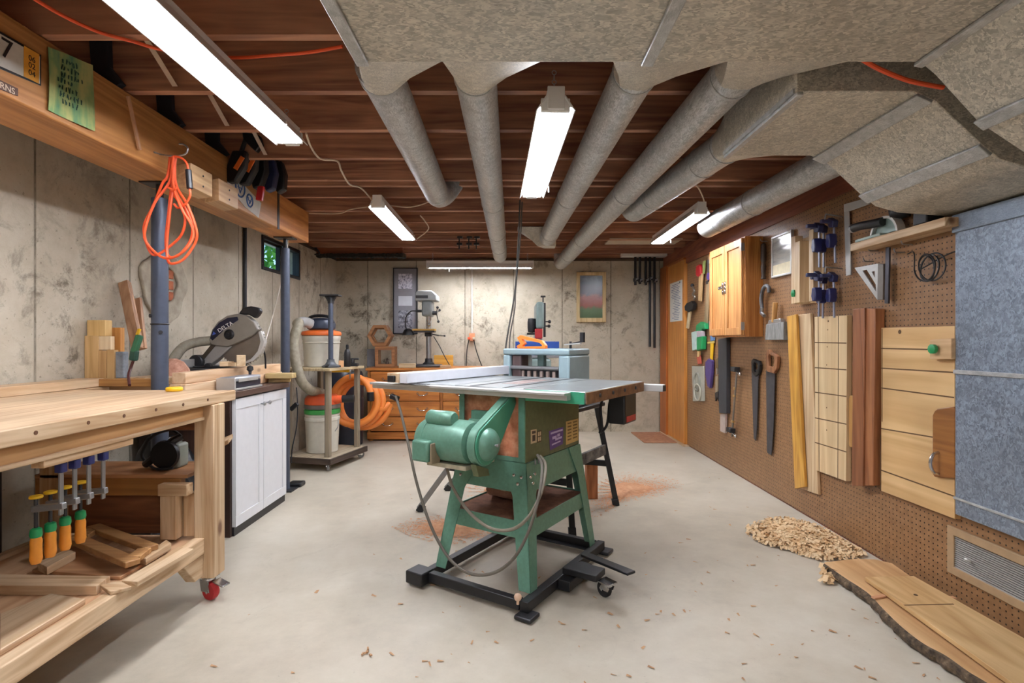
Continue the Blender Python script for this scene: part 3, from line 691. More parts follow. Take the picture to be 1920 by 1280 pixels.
part('grip', MB().bar(P(253,656,2.70), P(250,676,2.70), .035, .03, (0,1,0)), flat('#1d4a3c', .5), gc, .008)
part('tip', MB().bar(P(257,628,2.70), P(262,616,2.70), .014, .014, (0,1,0)), YELLOW, gc, .004)
part('cord', MB().tube([P(250,676,2.70), P(245,690,2.70), P(241,705,2.655), P(243,722,2.60)], .007, 8), flat('#4a1d1a', .5), gc)
solo('tape_measure', MB().cyl((-1.545,2.44,.903),(-1.545,2.44,.922),.035), YELLOW, 'small yellow tape measure lying at the far edge of the workbench', 'tape measure', bevel=.006)

# ---------------------------------------------------------------- on the side wall
pt = thing('brick_patch', 'rough mortar patch with bare bricks in the concrete wall', 'wall patch', (WL, 3.33, 1.26)); 
def patch():
    out, inn = [], []
    for i in range(32):
        t = 2*PI*i/32; k = 1+.09*math.sin(3*t)+.05*math.sin(7*t+1)
        out.append((3.36+.215*k*math.cos(t), 1.47+.22*k*math.sin(t))); inn.append((3.36+.12*math.cos(t)*k, 1.49+.115*math.sin(t)))
    return MB().holed(out, inn, 'x', WL+.001, WL+.022)
part('mortar', patch(), mottled('mortar', [(.3,'#8f8676'),(.7,'#b9b09d')], 12, .9), pt, .006)
for i, z in enumerate((1.42, 1.49, 1.56)):
    part('brick', MB().box(WL+.001, WL+.012, 3.27, 3.45, z-.028, z+.028), mottled('brick', [(.3,'#8e4a30'),(.7,'#b8704d')], 18, .9), pt, .004)
solo('wall_conduit', MB().cyl((WL+.018,4.36,.9),(WL+.018,4.36,2.14),.014,n=14), BLACK, 'thin black conduit running down the wall before the small window', 'conduit')
solo('white_cord', MB().tube([P(541,440,4.15), P(537,480,4.2), P(527,530,4.15), P(512,590,4.05), P(502,625,3.9), P(490,668,3.7)], .004, 6), flat('#d8d2c4', .6), 'thin white cord hanging down in front of the small window', 'cord')

# ================================================================ TABLE SAW (its own axes: x along the rails toward the viewer's side, y from motor to front)
SA = math.radians(-32.5)
SM = Matrix.Translation((.065, 2.17, 0)) @ Matrix.Rotation(SA, 4, 'Z')
def W(x, y, z): return SM @ Vector((x, y, z))
SI = SM.inverted()
sx, sy_ = (SM.to_3x3() @ Vector((1,0,0))), (SM.to_3x3() @ Vector((0,1,0)))
def sx_hit(px, py, x): return SI @ hit(px, py, W(x,0,0), sx)
def sy_hit(px, py, y): return SI @ hit(px, py, W(0,y,0), sy_)
mb_ = thing('mobile_base', 'black steel wheeled base frame under the green table saw', 'wheeled base', tuple(W(-.29,.4,0)), SA)
def S(): return MB(SM)
for q in ((-.58,0,0,.04),(-.58,0,.76,.80)):
    part('frame_rail', S().box(q[0]+.045,q[1]-.045,q[2]+.002,q[3]-.002,.022,.064), BLACK, mb_, .003)
    part('rail_ledge', S().box(q[0]+.045,q[1]-.045,q[2]+(.041 if q[2] < .5 else -.03),q[3]+(.03 if q[2] < .5 else -.041),.022,.028), DARKSTEEL, mb_)
for q in ((-.58,-.54),(-.04,0)):
    part('frame_rail', S().box(q[0],q[1],.0,.80,.022,.066), BLACK, mb_, .003)
for x in (-.585,.005):
    for y in (.0,.80):
        part('corner_block', S().box(x-.05,x+.05,y-.045,y+.045,.012,.070) if x < 0 else S().box(x-.05,x+.03,y-.04,y+.04,.004,.0215), BLACK if x < 0 else DARKSTEEL, mb_, .006)
part('levelling_knob', S().cyl((-.03,-.03,.066),(-.03,-.03,.085),.006).ball((-.03,-.03,.095),.016), flat('#d9b79a', .5), mb_)
part('caster_arm', S().box(.001,.17,.30,.40,.075,.105).box(.0,.06,.26,.50,.02,.066), BLACK, mb_, .004)
part('foot_lever', S().bar((.02,.50,.10),(.30,.38,.118),.05,.012), BLACK, mb_, .003)
cw = W(.20,.345,0)
caster('caster', (cw.x, cw.y), .075, .036, .026, RUBBER, 2.2, mb_, False)
for x, y in ((-.58,.04),(-.58,.76)):
    part('wheel', S().lathe([(.003,-.012),(.02,-.012),(.022,0),(.02,.012),(.003,.012)], (x-.005,y+.0,.022+.0), 20, 'y'), RUBBER, mb_)

ts = thing('table_saw', 'green contractor table saw with a motor hung on its back', 'table saw', tuple(W(-.3,.5,.066)), SA)
RUSTY = mottled('sawdust_crust', [(.3,'#c0714c'),(.55,'#dc9570'),(.8,'#ecb696')], 34, .95)
ZB, ZT, ZL = .58, .885, .068
cx0, cx1, cy0, cy1 = -.512, -.13, .20, .755
# splayed legs: a folded sheet, wide at the top
def leg(fx, fy, tx, ty, ix, iy):
    """foot, top corner, directions pointing inward"""
    m = S(); wt, wb_ = .135, .058; t = .004
    for along in (0, 1):
        def off(w): return Vector((ix*w, 0, 0)) if along == 0 else Vector((0, iy*w, 0))
        n = Vector((0, iy*t, 0)) if along == 0 else Vector((ix*t, 0, 0))
        b, tp = Vector((fx, fy, ZL)), Vector((tx, ty, ZB-.002))
        mid = b.lerp(tp, .72)
        lo = [b, b+off(wb_), b+off(wb_)+n, b+n]; mi = [mid, mid+off(.078), mid+off(.078)+n, mid+n]; hi = [tp, tp+off(wt), tp+off(wt)+n, tp+n]
        m.loft([lo, mi, hi])
    return m
for fx, fy, tx, ty, ix, iy in ((-.03,.07,-.125,.195,-1,1),(-.55,.07,-.517,.195,1,1),(-.03,.74,-.125,.76,-1,-1),(-.55,.74,-.517,.76,1,-1)):
    l = part('leg', leg(fx, fy, tx, ty, ix, iy), HAMMER, ts)
    if iy == 1:
        for a, b in ((.025,.52),(.065,.525),(.045,.49)):
            k = (b-ZL)/(ZB-ZL); x = fx+(tx-fx)*k; y = fy+(ty-fy)*k
            part('bolt', S().lathe([(.001,-.006),(.007,-.005),(.009,-.001),(.009,.001)], (x+ix*a, y-.003, b), 10, 'y'), CHROME, l)
            part('bolt', S().lathe([(.001,.006),(.007,.005),(.009,.001),(.009,-.001)], (x+.003 if ix < 0 else x-.003, y+a*1.0, b), 10, 'x'), CHROME, l)
# aprons and braces, following the splay
def edge(k): # outer rectangle of the stand at height fraction k
    f = lambda a, b: a+(b-a)*k
    return f(-.55,-.517), f(-.03,-.125), f(.07,.195), f(.74,.76)
def brace(nm, z0, z1, ins, m):
    k0, k1 = (z0-ZL)/(ZB-ZL), (z1-ZL)/(ZB-ZL); a, b = edge(k0), edge(k1); t = .005
    for side in range(4):
        def c(e, z, d):
            x0, x1, y0, y1 = e[0]+ins, e[1]-ins, e[2]+ins, e[3]-ins
            if side == 0: return [(x0+.01,y0+d,z),(x1-.01,y0+d,z)]
            if side == 1: return [(x0+.01,y1-d,z),(x1-.01,y1-d,z)]
            if side == 2: return [(x0+d,y0+.01,z),(x0+d,y1-.01,z)]
            return [(x1-d,y0+.01,z),(x1-d,y1-.01,z)]
        q0, q1, r0, r1 = c(a,z0,0), c(a,z0,t), c(b,z1,0), c(b,z1,t)
        part(nm, S().hexa([q0[0],q0[1],q1[1],q1[0],r0[0],r0[1],r1[1],r1[0]]), m, ts, .001)
brace('apron', .45, ZB-.003, .006, HAMMER)
brace('brace', .265, .335, .006, HAMMER)
e = edge((.33-ZL)/(ZB-ZL))
part('shelf', S().box(e[0]+.012, e[1]-.012, e[2]+.012, e[3]-.012, .322, .328), mottled('dusty_shelf', [(.3,'#6b4634'),(.7,'#9a6a50')], 20, .9), ts)
# cabinet: side panels, open back filled with sawdust crust
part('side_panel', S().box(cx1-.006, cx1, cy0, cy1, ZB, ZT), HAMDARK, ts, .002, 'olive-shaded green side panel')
part('side_panel', S().box(cx0, cx0+.006, cy0, cy1, ZB, ZT), HAMMER, ts, .002)
part('front_panel', S().box(cx0+.006, cx1-.006, cy1-.006, cy1, ZB, ZT), HAMMER, ts, .002)
bf = S().holed([(cx0+.006,ZB),(cx1-.006,ZB),(cx1-.006,ZT),(cx0+.006,ZT)], [(cx0+.03,ZB+.02),(cx1-.04,ZB+.02),(cx1-.04,ZT-.005),(cx0+.03,ZT-.005)], 'y', cy0, cy0+.006)
part('back_frame', bf, HAMMER, ts)
part('sawdust_lining', S().box(cx0+.01, cx1-.01, cy0+.03, cy0+.05, ZB+.005, ZT-.002), RUSTY, ts, 0, 'reddish caked sawdust inside the open back')
part('trunnion_bracket', S().box(-.44,-.27,cy0+.0,cy0+.028,.70,.80), HAMMER, ts, .004)
part('bottom_pan', S().box(cx0+.006, cx1-.006, cy0+.006, cy1-.006, ZB, ZB+.006), DARKSTEEL, ts)
# stickers on the side panel
def sticker(nm, quad, m, bits=None, bm_=None):
    pts = [sx_hit(px, py, cx1) for px, py in quad]
    m_ = S(); m_.hexa([(cx1+.0002,p.y,p.z) for p in pts]+[(cx1+.0012,p.y,p.z) for p in pts])
    o = part(nm, m_, m, ts)
    if bits:
        b = S()
        for u0, u1, v0, v1 in bits:
            def q(u, v):
                a = pts[0].lerp(pts[1], u); c = pts[3].lerp(pts[2], u); return a.lerp(c, v)
            c4 = [q(u0,v0), q(u1,v0), q(u1,v1), q(u0,v1)]
            b.hexa([(cx1+.0013,p.y,p.z) for p in c4]+[(cx1+.0017,p.y,p.z) for p in c4])
        part('printing', b, bm_, o)
INK = flat('#4a3a2c', .7)
sticker('warning_label', [(995,806),(1006,804),(1006,829),(995,832)], flat('#cbb48f', .7), [(.2,.8,.1,.3),(.25,.75,.4,.85)], INK)
sticker('warning_label', [(1007,808),(1015,806),(1015,827),(1007,830)], flat('#57432f', .7), [(.15,.45,.1,.45),(.55,.85,.1,.45),(.15,.45,.55,.9),(.55,.85,.55,.9)], flat('#cbb48f', .7))
sticker('purple_sticker', [(1029,808),(1056,800),(1055,832),(1031,844)], flat('#5b3f86', .5), [(.1,.95,.1,.2),(.2,.5,.35,.5),(.4,.9,.5,.62),(.15,.8,.72,.8),(.55,.75,.3,.45)], flat('#c3b4da', .5))
sticker('instruction_plate', [(1061,790),(1084,784),(1084,825),(1061,834)], flat('#c9a865', .6), [(.12,.42,.08+.14*i,.14+.14*i) for i in range(6)]+[(.55,.9,.08+.14*i,.14+.14*i) for i in range(6)], flat('#7a6033', .7))
# table and wings
TZ = .92
t_in = wood('#6a3b25', '#9a6348', 'x', .7, 6)
part('table_top', S().box(-.51, -.12, .163, .883, .888, TZ), flat('#a6acac', .3, .55, .12, 12), ts, .003)
part('extension_wing', S().box(-.119, .18, .165, .883, .886, TZ), flat('#a0a6a6', .3, .55, .12, 12), ts, .003)
part('extension_wing', S().box(-.80, -.511, .165, .883, .886, TZ), flat('#a0a6a6', .3, .55, .12, 12), ts, .003)
part('wing_skirt', S().box(-.11, .176, .160, .1645, .868, TZ-.002), flat('#3fa07a', .4), ts, .001, 'bright green skirt of the near wing')
part('end_skirt', S().box(.1805, .186, .166, .883, .868, TZ-.003), mottled('rust_wood', [(.3,'#6a4a30'),(.7,'#9b7350')], 22, .7), ts, .001, 'rusty brown end of the near wing')
for x0, x1 in ((-.42,-.40),(-.235,-.215)):
    part('mitre_slot', S().box(x0, x1, .164, .882, TZ+.0001, TZ+.0009), BLACK, ts)
part('throat_plate', S().box(-.365, -.27, .36, .70, TZ+.0001, TZ+.0012), flat('#b29d98', .4, .4), ts)
part('blade_slot', S().box(-.320, -.316, .39, .67, TZ+.0013, TZ+.0016), BLACK, ts)
for x in (-.119, -.511):
    part('wing_seam', S().box(x-.001, x+.001, .166, .882, TZ+.0001, TZ+.0006), BLACK, ts)
for y in (.30, .45, .60, .75):
    part('rail_bolt', S().lathe([(.001,.006),(.008,.005),(.009,0)], (.186, y, .895), 10, 'x'), DARKSTEEL, ts)
part('rear_rail', S().box(-1.03, .115, .10, .1585, .905, .916).box(-1.03, .115, .12, .1585, .884, .905), ALU, ts, .002)
part('front_rail', S().box(-1.03, .285, .886, .93, .868, .905), ALU, ts, .003)
part('rail_end_cap', S().box(.2855, .290, .889, .927, .871, .902), DARKSTEEL, ts)
part('rip_fence', S().box(-.785, -.735, .07, 1.0, TZ+.003, TZ+.055), flat('#dfe2ea', .35, .1, .03), ts, .003)
part('fence_facing', S().box(-.86, -.786, .06, .99, TZ+.004, TZ+.052), pine('y'), ts, .003)
part('fence_clamp', S().box(-.845,-.80,.045,.0595,TZ+.008,TZ+.04), BLACK, ts, .003)
part('fence_hook', S().box(-.79,-.62,.08,.11,TZ+.0005,TZ+.003), DARKSTEEL, ts)
# motor, belt guard and cord
mo = part('motor', S().lathe([(.01,-.56),(.05,-.558),(.078,-.55),(.090,-.53),(.094,-.50),(.094,-.30),(.088,-.275),(.06,-.262),(.01,-.26)], (0,.0,.69), 36, 'x'), HAMMER, ts, ang=30)
part('end_bell_band', S().ring((-.495,.0,.69), .0945, .0025, 'x', 36, 6), HAMMER, mo)
part('motor_shaft', S().cyl((-.262,0,.69),(-.245,0,.69),.012), STEEL, mo)
part('capacitor', S().lathe([(.006,-.50),(.028,-.497),(.034,-.488),(.034,-.362),(.028,-.352),(.006,-.35)], (0,-.035,.79), 22, 'x'), HAMMER, mo)
part('junction_box', S().box(-.525,-.43,-.125,-.075,.605,.70), HAMMER, mo, .012)
part('box_cover', S().box(-.42,-.412,-.12,-.06,.60,.69), flat('#8a7a62', .5), mo, .003)
part('motor_plate', S().box(-.50,-.28,-.05,.17,.575,.595), flat('#b6ad95', .6, .2, .3), ts, .003)
part('motor_bracket', S().hexa([(-.44,.02,.596),(-.30,.02,.596),(-.30,.05,.596),(-.44,.05,.596),(-.44,.185,.76),(-.30,.185,.76),(-.30,.198,.76),(-.44,.198,.76)]), HAMMER, ts, .002)
def hull(c0, r0, c1, r1, n=14):
    d = Vector((c1[0]-c0[0], c1[1]-c0[1])); a = math.atan2(d.y, d.x); out = []
    for i in range(n+1):
        t = a+PI/2+PI*i/n; out.append((c0[0]+r0*math.cos(t), c0[1]+r0*math.sin(t)))
    for i in range(n+1):
        t = a-PI/2+PI*i/n; out.append((c1[0]+r1*math.cos(t), c1[1]+r1*math.sin(t)))
    return out
g = part('belt_guard', S().prism(hull((.0,.69),.093,(.20,.855),.036), 'x', -.245, -.205), HAMMER, ts, .004)
part('guard_face', S().prism(hull((.0,.69),.087,(.195,.85),.030), 'x', -.2049, -.198), flat('#4a9578', .35, .1, .06), g, .003)
part('guard_dome', S().lathe([(.07,0),(.066,.012),(.05,.03),(.028,.04),(.005,.043)], (-.198,0,.69), 28, 'x'), HAMMER, g)
part('wing_nut', S().box(-.155,-.148,-.015,.015,.69,.697).cyl((-.16,0,.69),(-.145,0,.69),.006), STEEL, g, .002)
part('guard_lip', S().prism([(-.07,.615),(.02,.58),(.03,.55),(-.05,.56)], 'x', -.240, -.21), HAMDARK, g, .002)
def C(px, py, y): return P(px, py, y)
part('power_cord', MB().tube([W(-.19,.02,.55)*0+C(838,878,2.45), C(850,915,2.42), C(880,960,2.33), C(920,990,2.22), C(960,992,2.14), C(990,970,2.10), C(1012,930,2.10), C(1022,890,2.16), C(1022,868,2.22), C(1013,855,2.28)], .007, 8), flat('#7a7263', .6), ts)
part('plug_cord', MB().tube([C(742,742,2.66), C(752,775,2.62), C(765,830,2.56), C(780,900,2.48), C(800,965,2.40), C(822,1015,2.33), C(850,1055,2.26), C(885,1076,2.18), C(925,1074,2.12), C(960,1050,2.08), C(985,1010,2.06), C(1003,960,2.07), C(1014,910,2.12), C(1016,870,2.2), C(1008,853,2.27)], .0065, 8), flat('#5c564c', .6), ts)
part('plug', MB().bar(C(747,748,2.665), C(733,742,2.68), .026, .024), BLACK, ts, .004)
for s in (-.006, .006): part('plug_prong', MB().bar(C(733,742,2.68)+Vector((0,0,s)), C(727,738,2.69)+Vector((0,0,s)), .006, .002), flat('#c9a86a', .3, .9, .03), ts)
for i in range(2): part('cord_clamp', MB().ring(W(-.122,.27+.03*i,.575), .012, .004, 'x', 14, 6), STEEL, ts)
part('hand_crank', S().cyl((cx0-.002,.50,.72),(cx0-.05,.50,.72),.012).bar((cx0-.05,.50,.72),(cx0-.05,.42,.76),.02,.008).cyl((cx0-.05,.42,.76),(cx0-.12,.40,.75),.012), flat('#3a2320', .4), ts, .002)

# things under the saw
solo('sawdust_bag', MB().loft([[W(-.47+.0+ .22*k, .30+.16*math.cos(2*PI*i/18)*r+.15, .335+.07*h*(1+math.sin(2*PI*i/18))*r) for i in range(18)] for k, r, h in ((0,.3,1),(.15,.8,1),(.45,1,1.1),(.75,.95,1),(.95,.5,.8))]), mottled('dust_cloth', [(.3,'#9a6f5c'),(.7,'#c79f88')], 14, .9), 'dusty pinkish bag lying on the shelf of the green saw stand', 'bag')
solo('red_case', S().box(-.20,-.13,.20,.28,.330,.365), RED, 'red box on the shelf of the green saw stand', 'box', bevel=.005)
bxx = solo('wood_block', MB().box(.535,.615,3.82,3.92,0,.26), wood('#9a5a34','#c47f50','z',.6,7), 'brown wooden block standing on the floor beyond the saw stand', 'block', bevel=.004)

# ================================================================ PLANER on its folding stand, beyond the saw
st_ = thing('tool_stand', 'folding metal stand with splayed legs carrying the planer behind the saw', 'stand', (.10, 3.6, 0), SA)
n0, n1 = Vector((.351,3.1,0)), Vector((.718,3.68,0))
f0 = Vector((-.62,3.55,0)); f1 = Vector((-.50,4.05,0))
tops = [W(-.33,.99,.70), W(-.33,1.45,.70), W(-.86,.99,.70), W(-.86,1.45,.70)]
for k, (ft, tp) in enumerate(zip((n0, n1, f0, f1), tops)):
    part('leg', MB().bar(ft+Vector((0,0,.02)), tp, .035, .025, (0,1,0)), BLACK if k < 2 else GREY, st_, .003)
    part('rubber_foot', MB().bar(ft, ft+(tp-ft).normalized()*.05, .045, .035, (0,1,0)), RUBBER, st_, .004)
def on(a, b, z): t = z/b.z; return a.lerp(b, t)
part('cross_brace', MB().bar(on(n0,tops[0],.40), on(n1,tops[1],.40), .02, .07), mottled('worn_black', [(.35,'#26262a'),(.7,'#7d7a74')], 16, .6), st_, .003)
part('cross_brace', MB().bar(on(f0,tops[2],.36), on(f1,tops[3],.36), .02, .05), GREY, st_, .003)
part('long_brace', MB().bar(on(n0,tops[0],.30), on(f0,tops[2],.30), .02, .04), BLACK, st_, .003)
part('long_brace', MB().bar(on(n1,tops[1],.30), on(f1,tops[3],.30), .02, .04), BLACK, st_, .003)
def plate(x0, x1, y0, y1, z0, z1): return S().box(x0, x1, y0, y1, z0, z1)
part('stand_top', plate(-.90,-.28,.96,1.48,.70,.725), BLACK, st_, .004)
pl_ = thing('thickness_planer', 'blue-grey benchtop planer with an open throat behind the table saw', 'planer', tuple(W(-.55,1.1,.726)), SA)
px0, px1, py0, py1 = -.785, -.31, 1.00, 1.20
part('side_column', plate(px1-.075, px1, py0, py1+.1, .727, 1.045), PLANER, pl_, .012)
part('side_column', plate(px0, px0+.05, py0, py1+.1, .727, 1.045), PLANER, pl_, .012)
part('top_housing', plate(px0, px1, py0, py1+.1, 1.046, 1.085), PLANER, pl_, .010)
part('bed', plate(px0+.052, px1-.077, py0-.06, py1+.16, .75, .80), STEEL, pl_, .004)
part('cutter_head', plate(px0+.052, px1-.077, py0+.05, py1, .90, .955), DARKSTEEL, pl_, .004)
for k in range(7): part('head_tooth', plate(px0+.075+.045*k, px0+.095+.045*k, py0+.03, py0+.048, .905, .945), flat('#b8a49a', .4, .3), pl_, .002)
part('feed_roller', S().cyl((px0+.052,py0+.02,.965),(px1-.077,py0+.02,.965),.012), STEEL, pl_)
part('inner_post', plate(-.58,-.535,1.09,1.13,.80,1.045), flat('#6f8a86', .5), pl_, .003)
part('motor_housing', plate(-.73,-.66,1.02,1.12,.80,1.045), flat('#4c3b3a', .5), pl_, .01)
part('crank', S().cyl((-.36,1.12,1.086),(-.36,1.12,1.13),.008).bar((-.36,1.12,1.115),(-.27,1.10,1.13),.018,.008).cyl((-.27,1.10,1.125),(-.27,1.10,1.185),.016), BLACK, pl_, .001)
part('crank_arm', S().bar((-.40,1.12,1.11),(-.28,1.10,1.118),.02,.008), ALU, pl_, .001)
ph = thing('push_handle', 'bright orange loop-handled push block lying on the planer', 'push block', tuple(W(-.62,1.08,1.086)), SA)
def loopy():
    out = [(-.71,1.087),(-.72,1.10),(-.69,1.115),(-.715,1.155),(-.69,1.17),(-.53,1.135),(-.505,1.105),(-.505,1.087)]
    inn = [(-.675,1.098),(-.672,1.105),(-.655,1.118),(-.68,1.145),(-.68,1.147),(-.55,1.122),(-.53,1.108),(-.53,1.100)]
    return S().holed(out, inn, 'y', 1.06, 1.09)
part('handle', loopy(), flat('#f08a3a', .45, 0, .05), ph, .006)
part('base_plate', plate(-.715,-.50,1.04,1.11,1.0855,1.0868), ORANGE, ph)
# black box hanging below the saw wing
sw = thing('switch_box', 'black box hung beneath the near wing of the table saw', 'switch box', tuple(W(.05,.78,.74)), SA)
part('box', S().box(.06,.15,.70,.87,.71,.867), BLACK, sw, .008)
part('red_edge', S().box(.1505,.153,.72,.85,.72,.75), RED, sw, .001)
part('cord_loop', S().tube([(.04,.72,.866),(.02,.70,.80),(.03,.69,.70),(.015,.70,.66),(.045,.72,.70),(.05,.74,.80),(.06,.75,.866)], .007, 8), RUBBER, sw)

# ================================================================ BANDSAW behind the planer
BY = 4.85
def BP(px, py): q = P(px, py, BY); return q.x, q.z
bs = thing('bandsaw', 'upright grey-green bandsaw seen edge on behind the planer', 'bandsaw', (P(1013,0,BY).x, BY, 0))
xa, zt = BP(1004, 568); xb, _ = BP(1018, 568)
GG = flat('#7f9390', .4, .1, .06)
part('upper_housing', MB().box(xa, xb, BY-.18, BY+.3, BP(0,617)[1], zt), GG, bs, .02)
part('column', MB().box(xa-.005, xb+.005, BY+.18, BY+.32, .985, BP(0,617)[1]), GG, bs, .01)
part('lower_housing', MB().box(xa-.06, xb+.06, BY-.22, BY+.32, .50, .98), GG, bs, .02)
part('stand', MB().box(xa-.10, xb+.10, BY-.20, BY+.28, .0, .495), flat('#6f837f', .5, .1), bs, .015)
part('work_table', MB().box(xa-.20, xb+.14, BY-.2, BY+.17, .985, 1.01), STEEL, bs, .004)
g0, gt = BP(1019.5, 570), BP(0, 632)
part('guide_post', MB().box(g0[0]-.012, g0[0]+.008, BY-.16, BY-.13, gt[1], g0[1]), BLACK, bs, .003)
kx, kz = BP(1017, 560)
part('tension_knob', MB().cyl((kx,BY-.1,zt),(kx,BY-.1,kz+.01),.006).box(kx-.022,kx+.022,BY-.108,BY-.092,kz+.004,kz+.02), BLACK, bs, .003)
mx, mz = BP(997, 610)
part('motor', MB().lathe([(.01,-.065),(.036,-.06),(.040,-.02),(.040,.03),(.034,.06),(.01,.064)], (mx, BY-.05, mz), 20), BLACK, bs)
part('motor_base', MB().box(mx-.045, mx+.03, BY-.10, BY+.0, mz-.085, mz-.067), BLACK, bs, .004)
rx, rz = BP(1009, 626)
part('blade_guide', MB().box(rx-.035, rx+.03, BY-.17, BY-.08, rz-.045, rz+.045), RED, bs, .008)
for px, py in ((1027,604),(1026,612)):
    x, z = BP(px, py); part('side_knob', MB().cyl((g0[0]+.008,BY-.145,z),(x+.005,BY-.145,z),.006).ball((x+.006,BY-.145,z),.015), BLACK, bs)
a, b = BP(966, 640), BP(1045, 651)
part('fence_board', MB().box(a[0], b[0], BY-.19, BY-.165, 1.011, a[1]), flat('#2450a6', .4, 0, .05), bs, .003, 'blue fence board')

# ================================================================ ROLLING CART with the dust collectors
CA = math.radians(-14.5)
CMx = Matrix.Translation((-1.60, 4.66, 0)) @ Matrix.Rotation(CA, 4, 'Z')
def Cc(): return MB(CMx)
def CW_(x, y, z): return CMx @ Vector((x, y, z))
GW = wood('#6e6252', '#a3957e', 'z', .7, 8)
ct = thing('rolling_cart', 'dusty two-shelf wooden cart on casters beside the far steel post', 'cart', tuple(CW_(-.22,.28,0)), CA)
part('top_board', Cc().box(-.46,.02,-.02,.56,.87,.895), wood('#9d8a68','#cbb891','y',.7,7), ct, .003)
part('lower_board', Cc().box(-.47,.03,-.03,.58,.085,.11), wood('#8f806a','#b9aa90','y',.7,7), ct, .003)
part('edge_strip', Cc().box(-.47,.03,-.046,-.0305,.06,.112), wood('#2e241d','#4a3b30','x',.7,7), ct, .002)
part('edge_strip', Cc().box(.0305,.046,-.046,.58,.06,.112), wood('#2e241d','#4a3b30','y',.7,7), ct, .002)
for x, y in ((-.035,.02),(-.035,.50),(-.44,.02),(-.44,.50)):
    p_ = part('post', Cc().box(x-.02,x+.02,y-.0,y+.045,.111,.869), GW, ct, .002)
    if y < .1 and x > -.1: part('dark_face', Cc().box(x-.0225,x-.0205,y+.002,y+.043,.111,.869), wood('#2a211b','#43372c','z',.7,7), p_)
for x, y in ((-.02,.02),(-.02,.54),(-.42,.02),(-.42,.54)):
    q = CW_(x, y, 0); caster('caster', (q.x, q.y), .084, .032, .022, GREY, random.uniform(0,6), ct, False)
def dust(lab_c, pts): pass
# shop vacuum bucket on the top shelf
VC = CW_(-.27,.29,0)
sv = thing('shop_vacuum', 'squarish pale bucket vacuum with orange rim and blue-black motor on the cart', 'vacuum', (VC.x, VC.y, .896))
OFFW = flat('#d6d2c4', .5, 0, .06)
part('bucket', MB().lathe([(.13,.898),(.150,.90),(.165,1.14),(.172,1.15),(.172,1.18),(.16,1.185)], (VC.x,VC.y,0), 40), OFFW, sv)
part('bucket_band', MB().ring((VC.x,VC.y,1.12), .166, .005, 'z', 40, 6), OFFW, sv)
part('rim', MB().lathe([(.16,1.186),(.178,1.188),(.18,1.205),(.172,1.222),(.12,1.235),(.08,1.24)], (VC.x,VC.y,0), 40), ORANGE, sv)
part('motor_head', MB().lathe([(.10,1.236),(.125,1.25),(.13,1.29),(.115,1.325),(.08,1.345),(.02,1.352)], (VC.x,VC.y,0), 32), flat('#333c4e', .4, .1, .1), sv)
part('handle', MB().tube([(VC.x-.12,VC.y-.03,1.30),(VC.x-.09,VC.y-.04,1.355),(VC.x,VC.y-.05,1.37),(VC.x+.09,VC.y-.04,1.355),(VC.x+.12,VC.y-.03,1.30)], .014, 10), BLACK, sv)
part('inlet', MB().tube([(VC.x-.06,VC.y-.10,1.29),(VC.x-.10,VC.y-.16,1.31),(VC.x-.15,VC.y-.2,1.29)], .046, 16), flat('#b5b6b4', .4), sv)
HG = mottled('hose_ribbed', [(.3,'#847d6c'),(.7,'#a8a08c')], 30, .6)
part('hose', MB().tube([(VC.x-.15,VC.y-.2,1.29), P(560,607,4.62), P(551,640,4.58), P(555,680,4.56), P(566,715,4.6), P(582,731,4.75), P(594,734,4.95), P(604,737,5.02)], .042, 16, 10), HG, sv)
# pole stand on the cart
q = CW_(-.06,.12,0)
ps = thing('pedestal_stand', 'dark steel pole with a flat head standing on the cart corner', 'stand', (q.x,q.y,.896))
part('pole', MB().cyl((q.x,q.y,.93),(q.x,q.y,1.53),.022,n=20), BLUESTEEL, ps)
part('pole_sleeve', MB().cyl((q.x,q.y,1.47),(q.x,q.y,1.52),.028,n=20), DARKSTEEL, ps)
part('head_plate', MB().box(q.x-.085,q.x+.085,q.y-.05,q.y+.05,1.535,1.55).prism([(q.x-.05,1.535),(q.x+.05,1.535),(q.x+.024,1.49),(q.x-.024,1.49)],'y',q.y-.02,q.y+.02), DARKSTEEL, ps, .003)
part('cast_base', MB().lathe([(.075,.897),(.078,.91),(.05,.925),(.034,.95),(.032,.97),(.02,.972)], (q.x,q.y,0), 20), flat('#565a5e', .5, .3), ps)
for a in (0.4, 2.5, 4.6): part('foot', MB().bar((q.x+.03*math.cos(a),q.y+.03*math.sin(a),.925),(q.x+.085*math.cos(a),q.y+.085*math.sin(a),.905),.03,.014), BLACK, ps, .003)
p = CW_(-.005,.30,0)
solo('spray_can', MB().lathe([(.028,.896),(.03,.90),(.03,1.02),(.022,1.05),(.012,1.06),(.014,1.08),(.012,1.10),(.004,1.102)], (p.x,p.y,0), 20), BLACK, 'slim black can standing at the rim of the cart top', 'can')
p = CW_(.0,.24,0)
solo('wood_cube', MB().obox((p.x-.02,p.y-.02,.896+.03),(.045,.05,.06),(0,0,.3)), wood('#c08450','#dca877','z',.6,8), 'orange-toned wood cube on the cart beside the pole foot', 'block', bevel=.002)
p = CW_(-.0,.42,0)
solo('grey_clamp', MB().box(p.x-.05,p.x+.03,p.y-.03,p.y+.03,.896,.925).cyl((p.x-.02,p.y,.925),(p.x-.02,p.y,.96),.02).box(p.x-.05,p.x+.04,p.y-.012,p.y+.012,.955,.972), DARKSTEEL, 'dark cast tool lying at the far corner of the cart top', 'tool', bevel=.003)
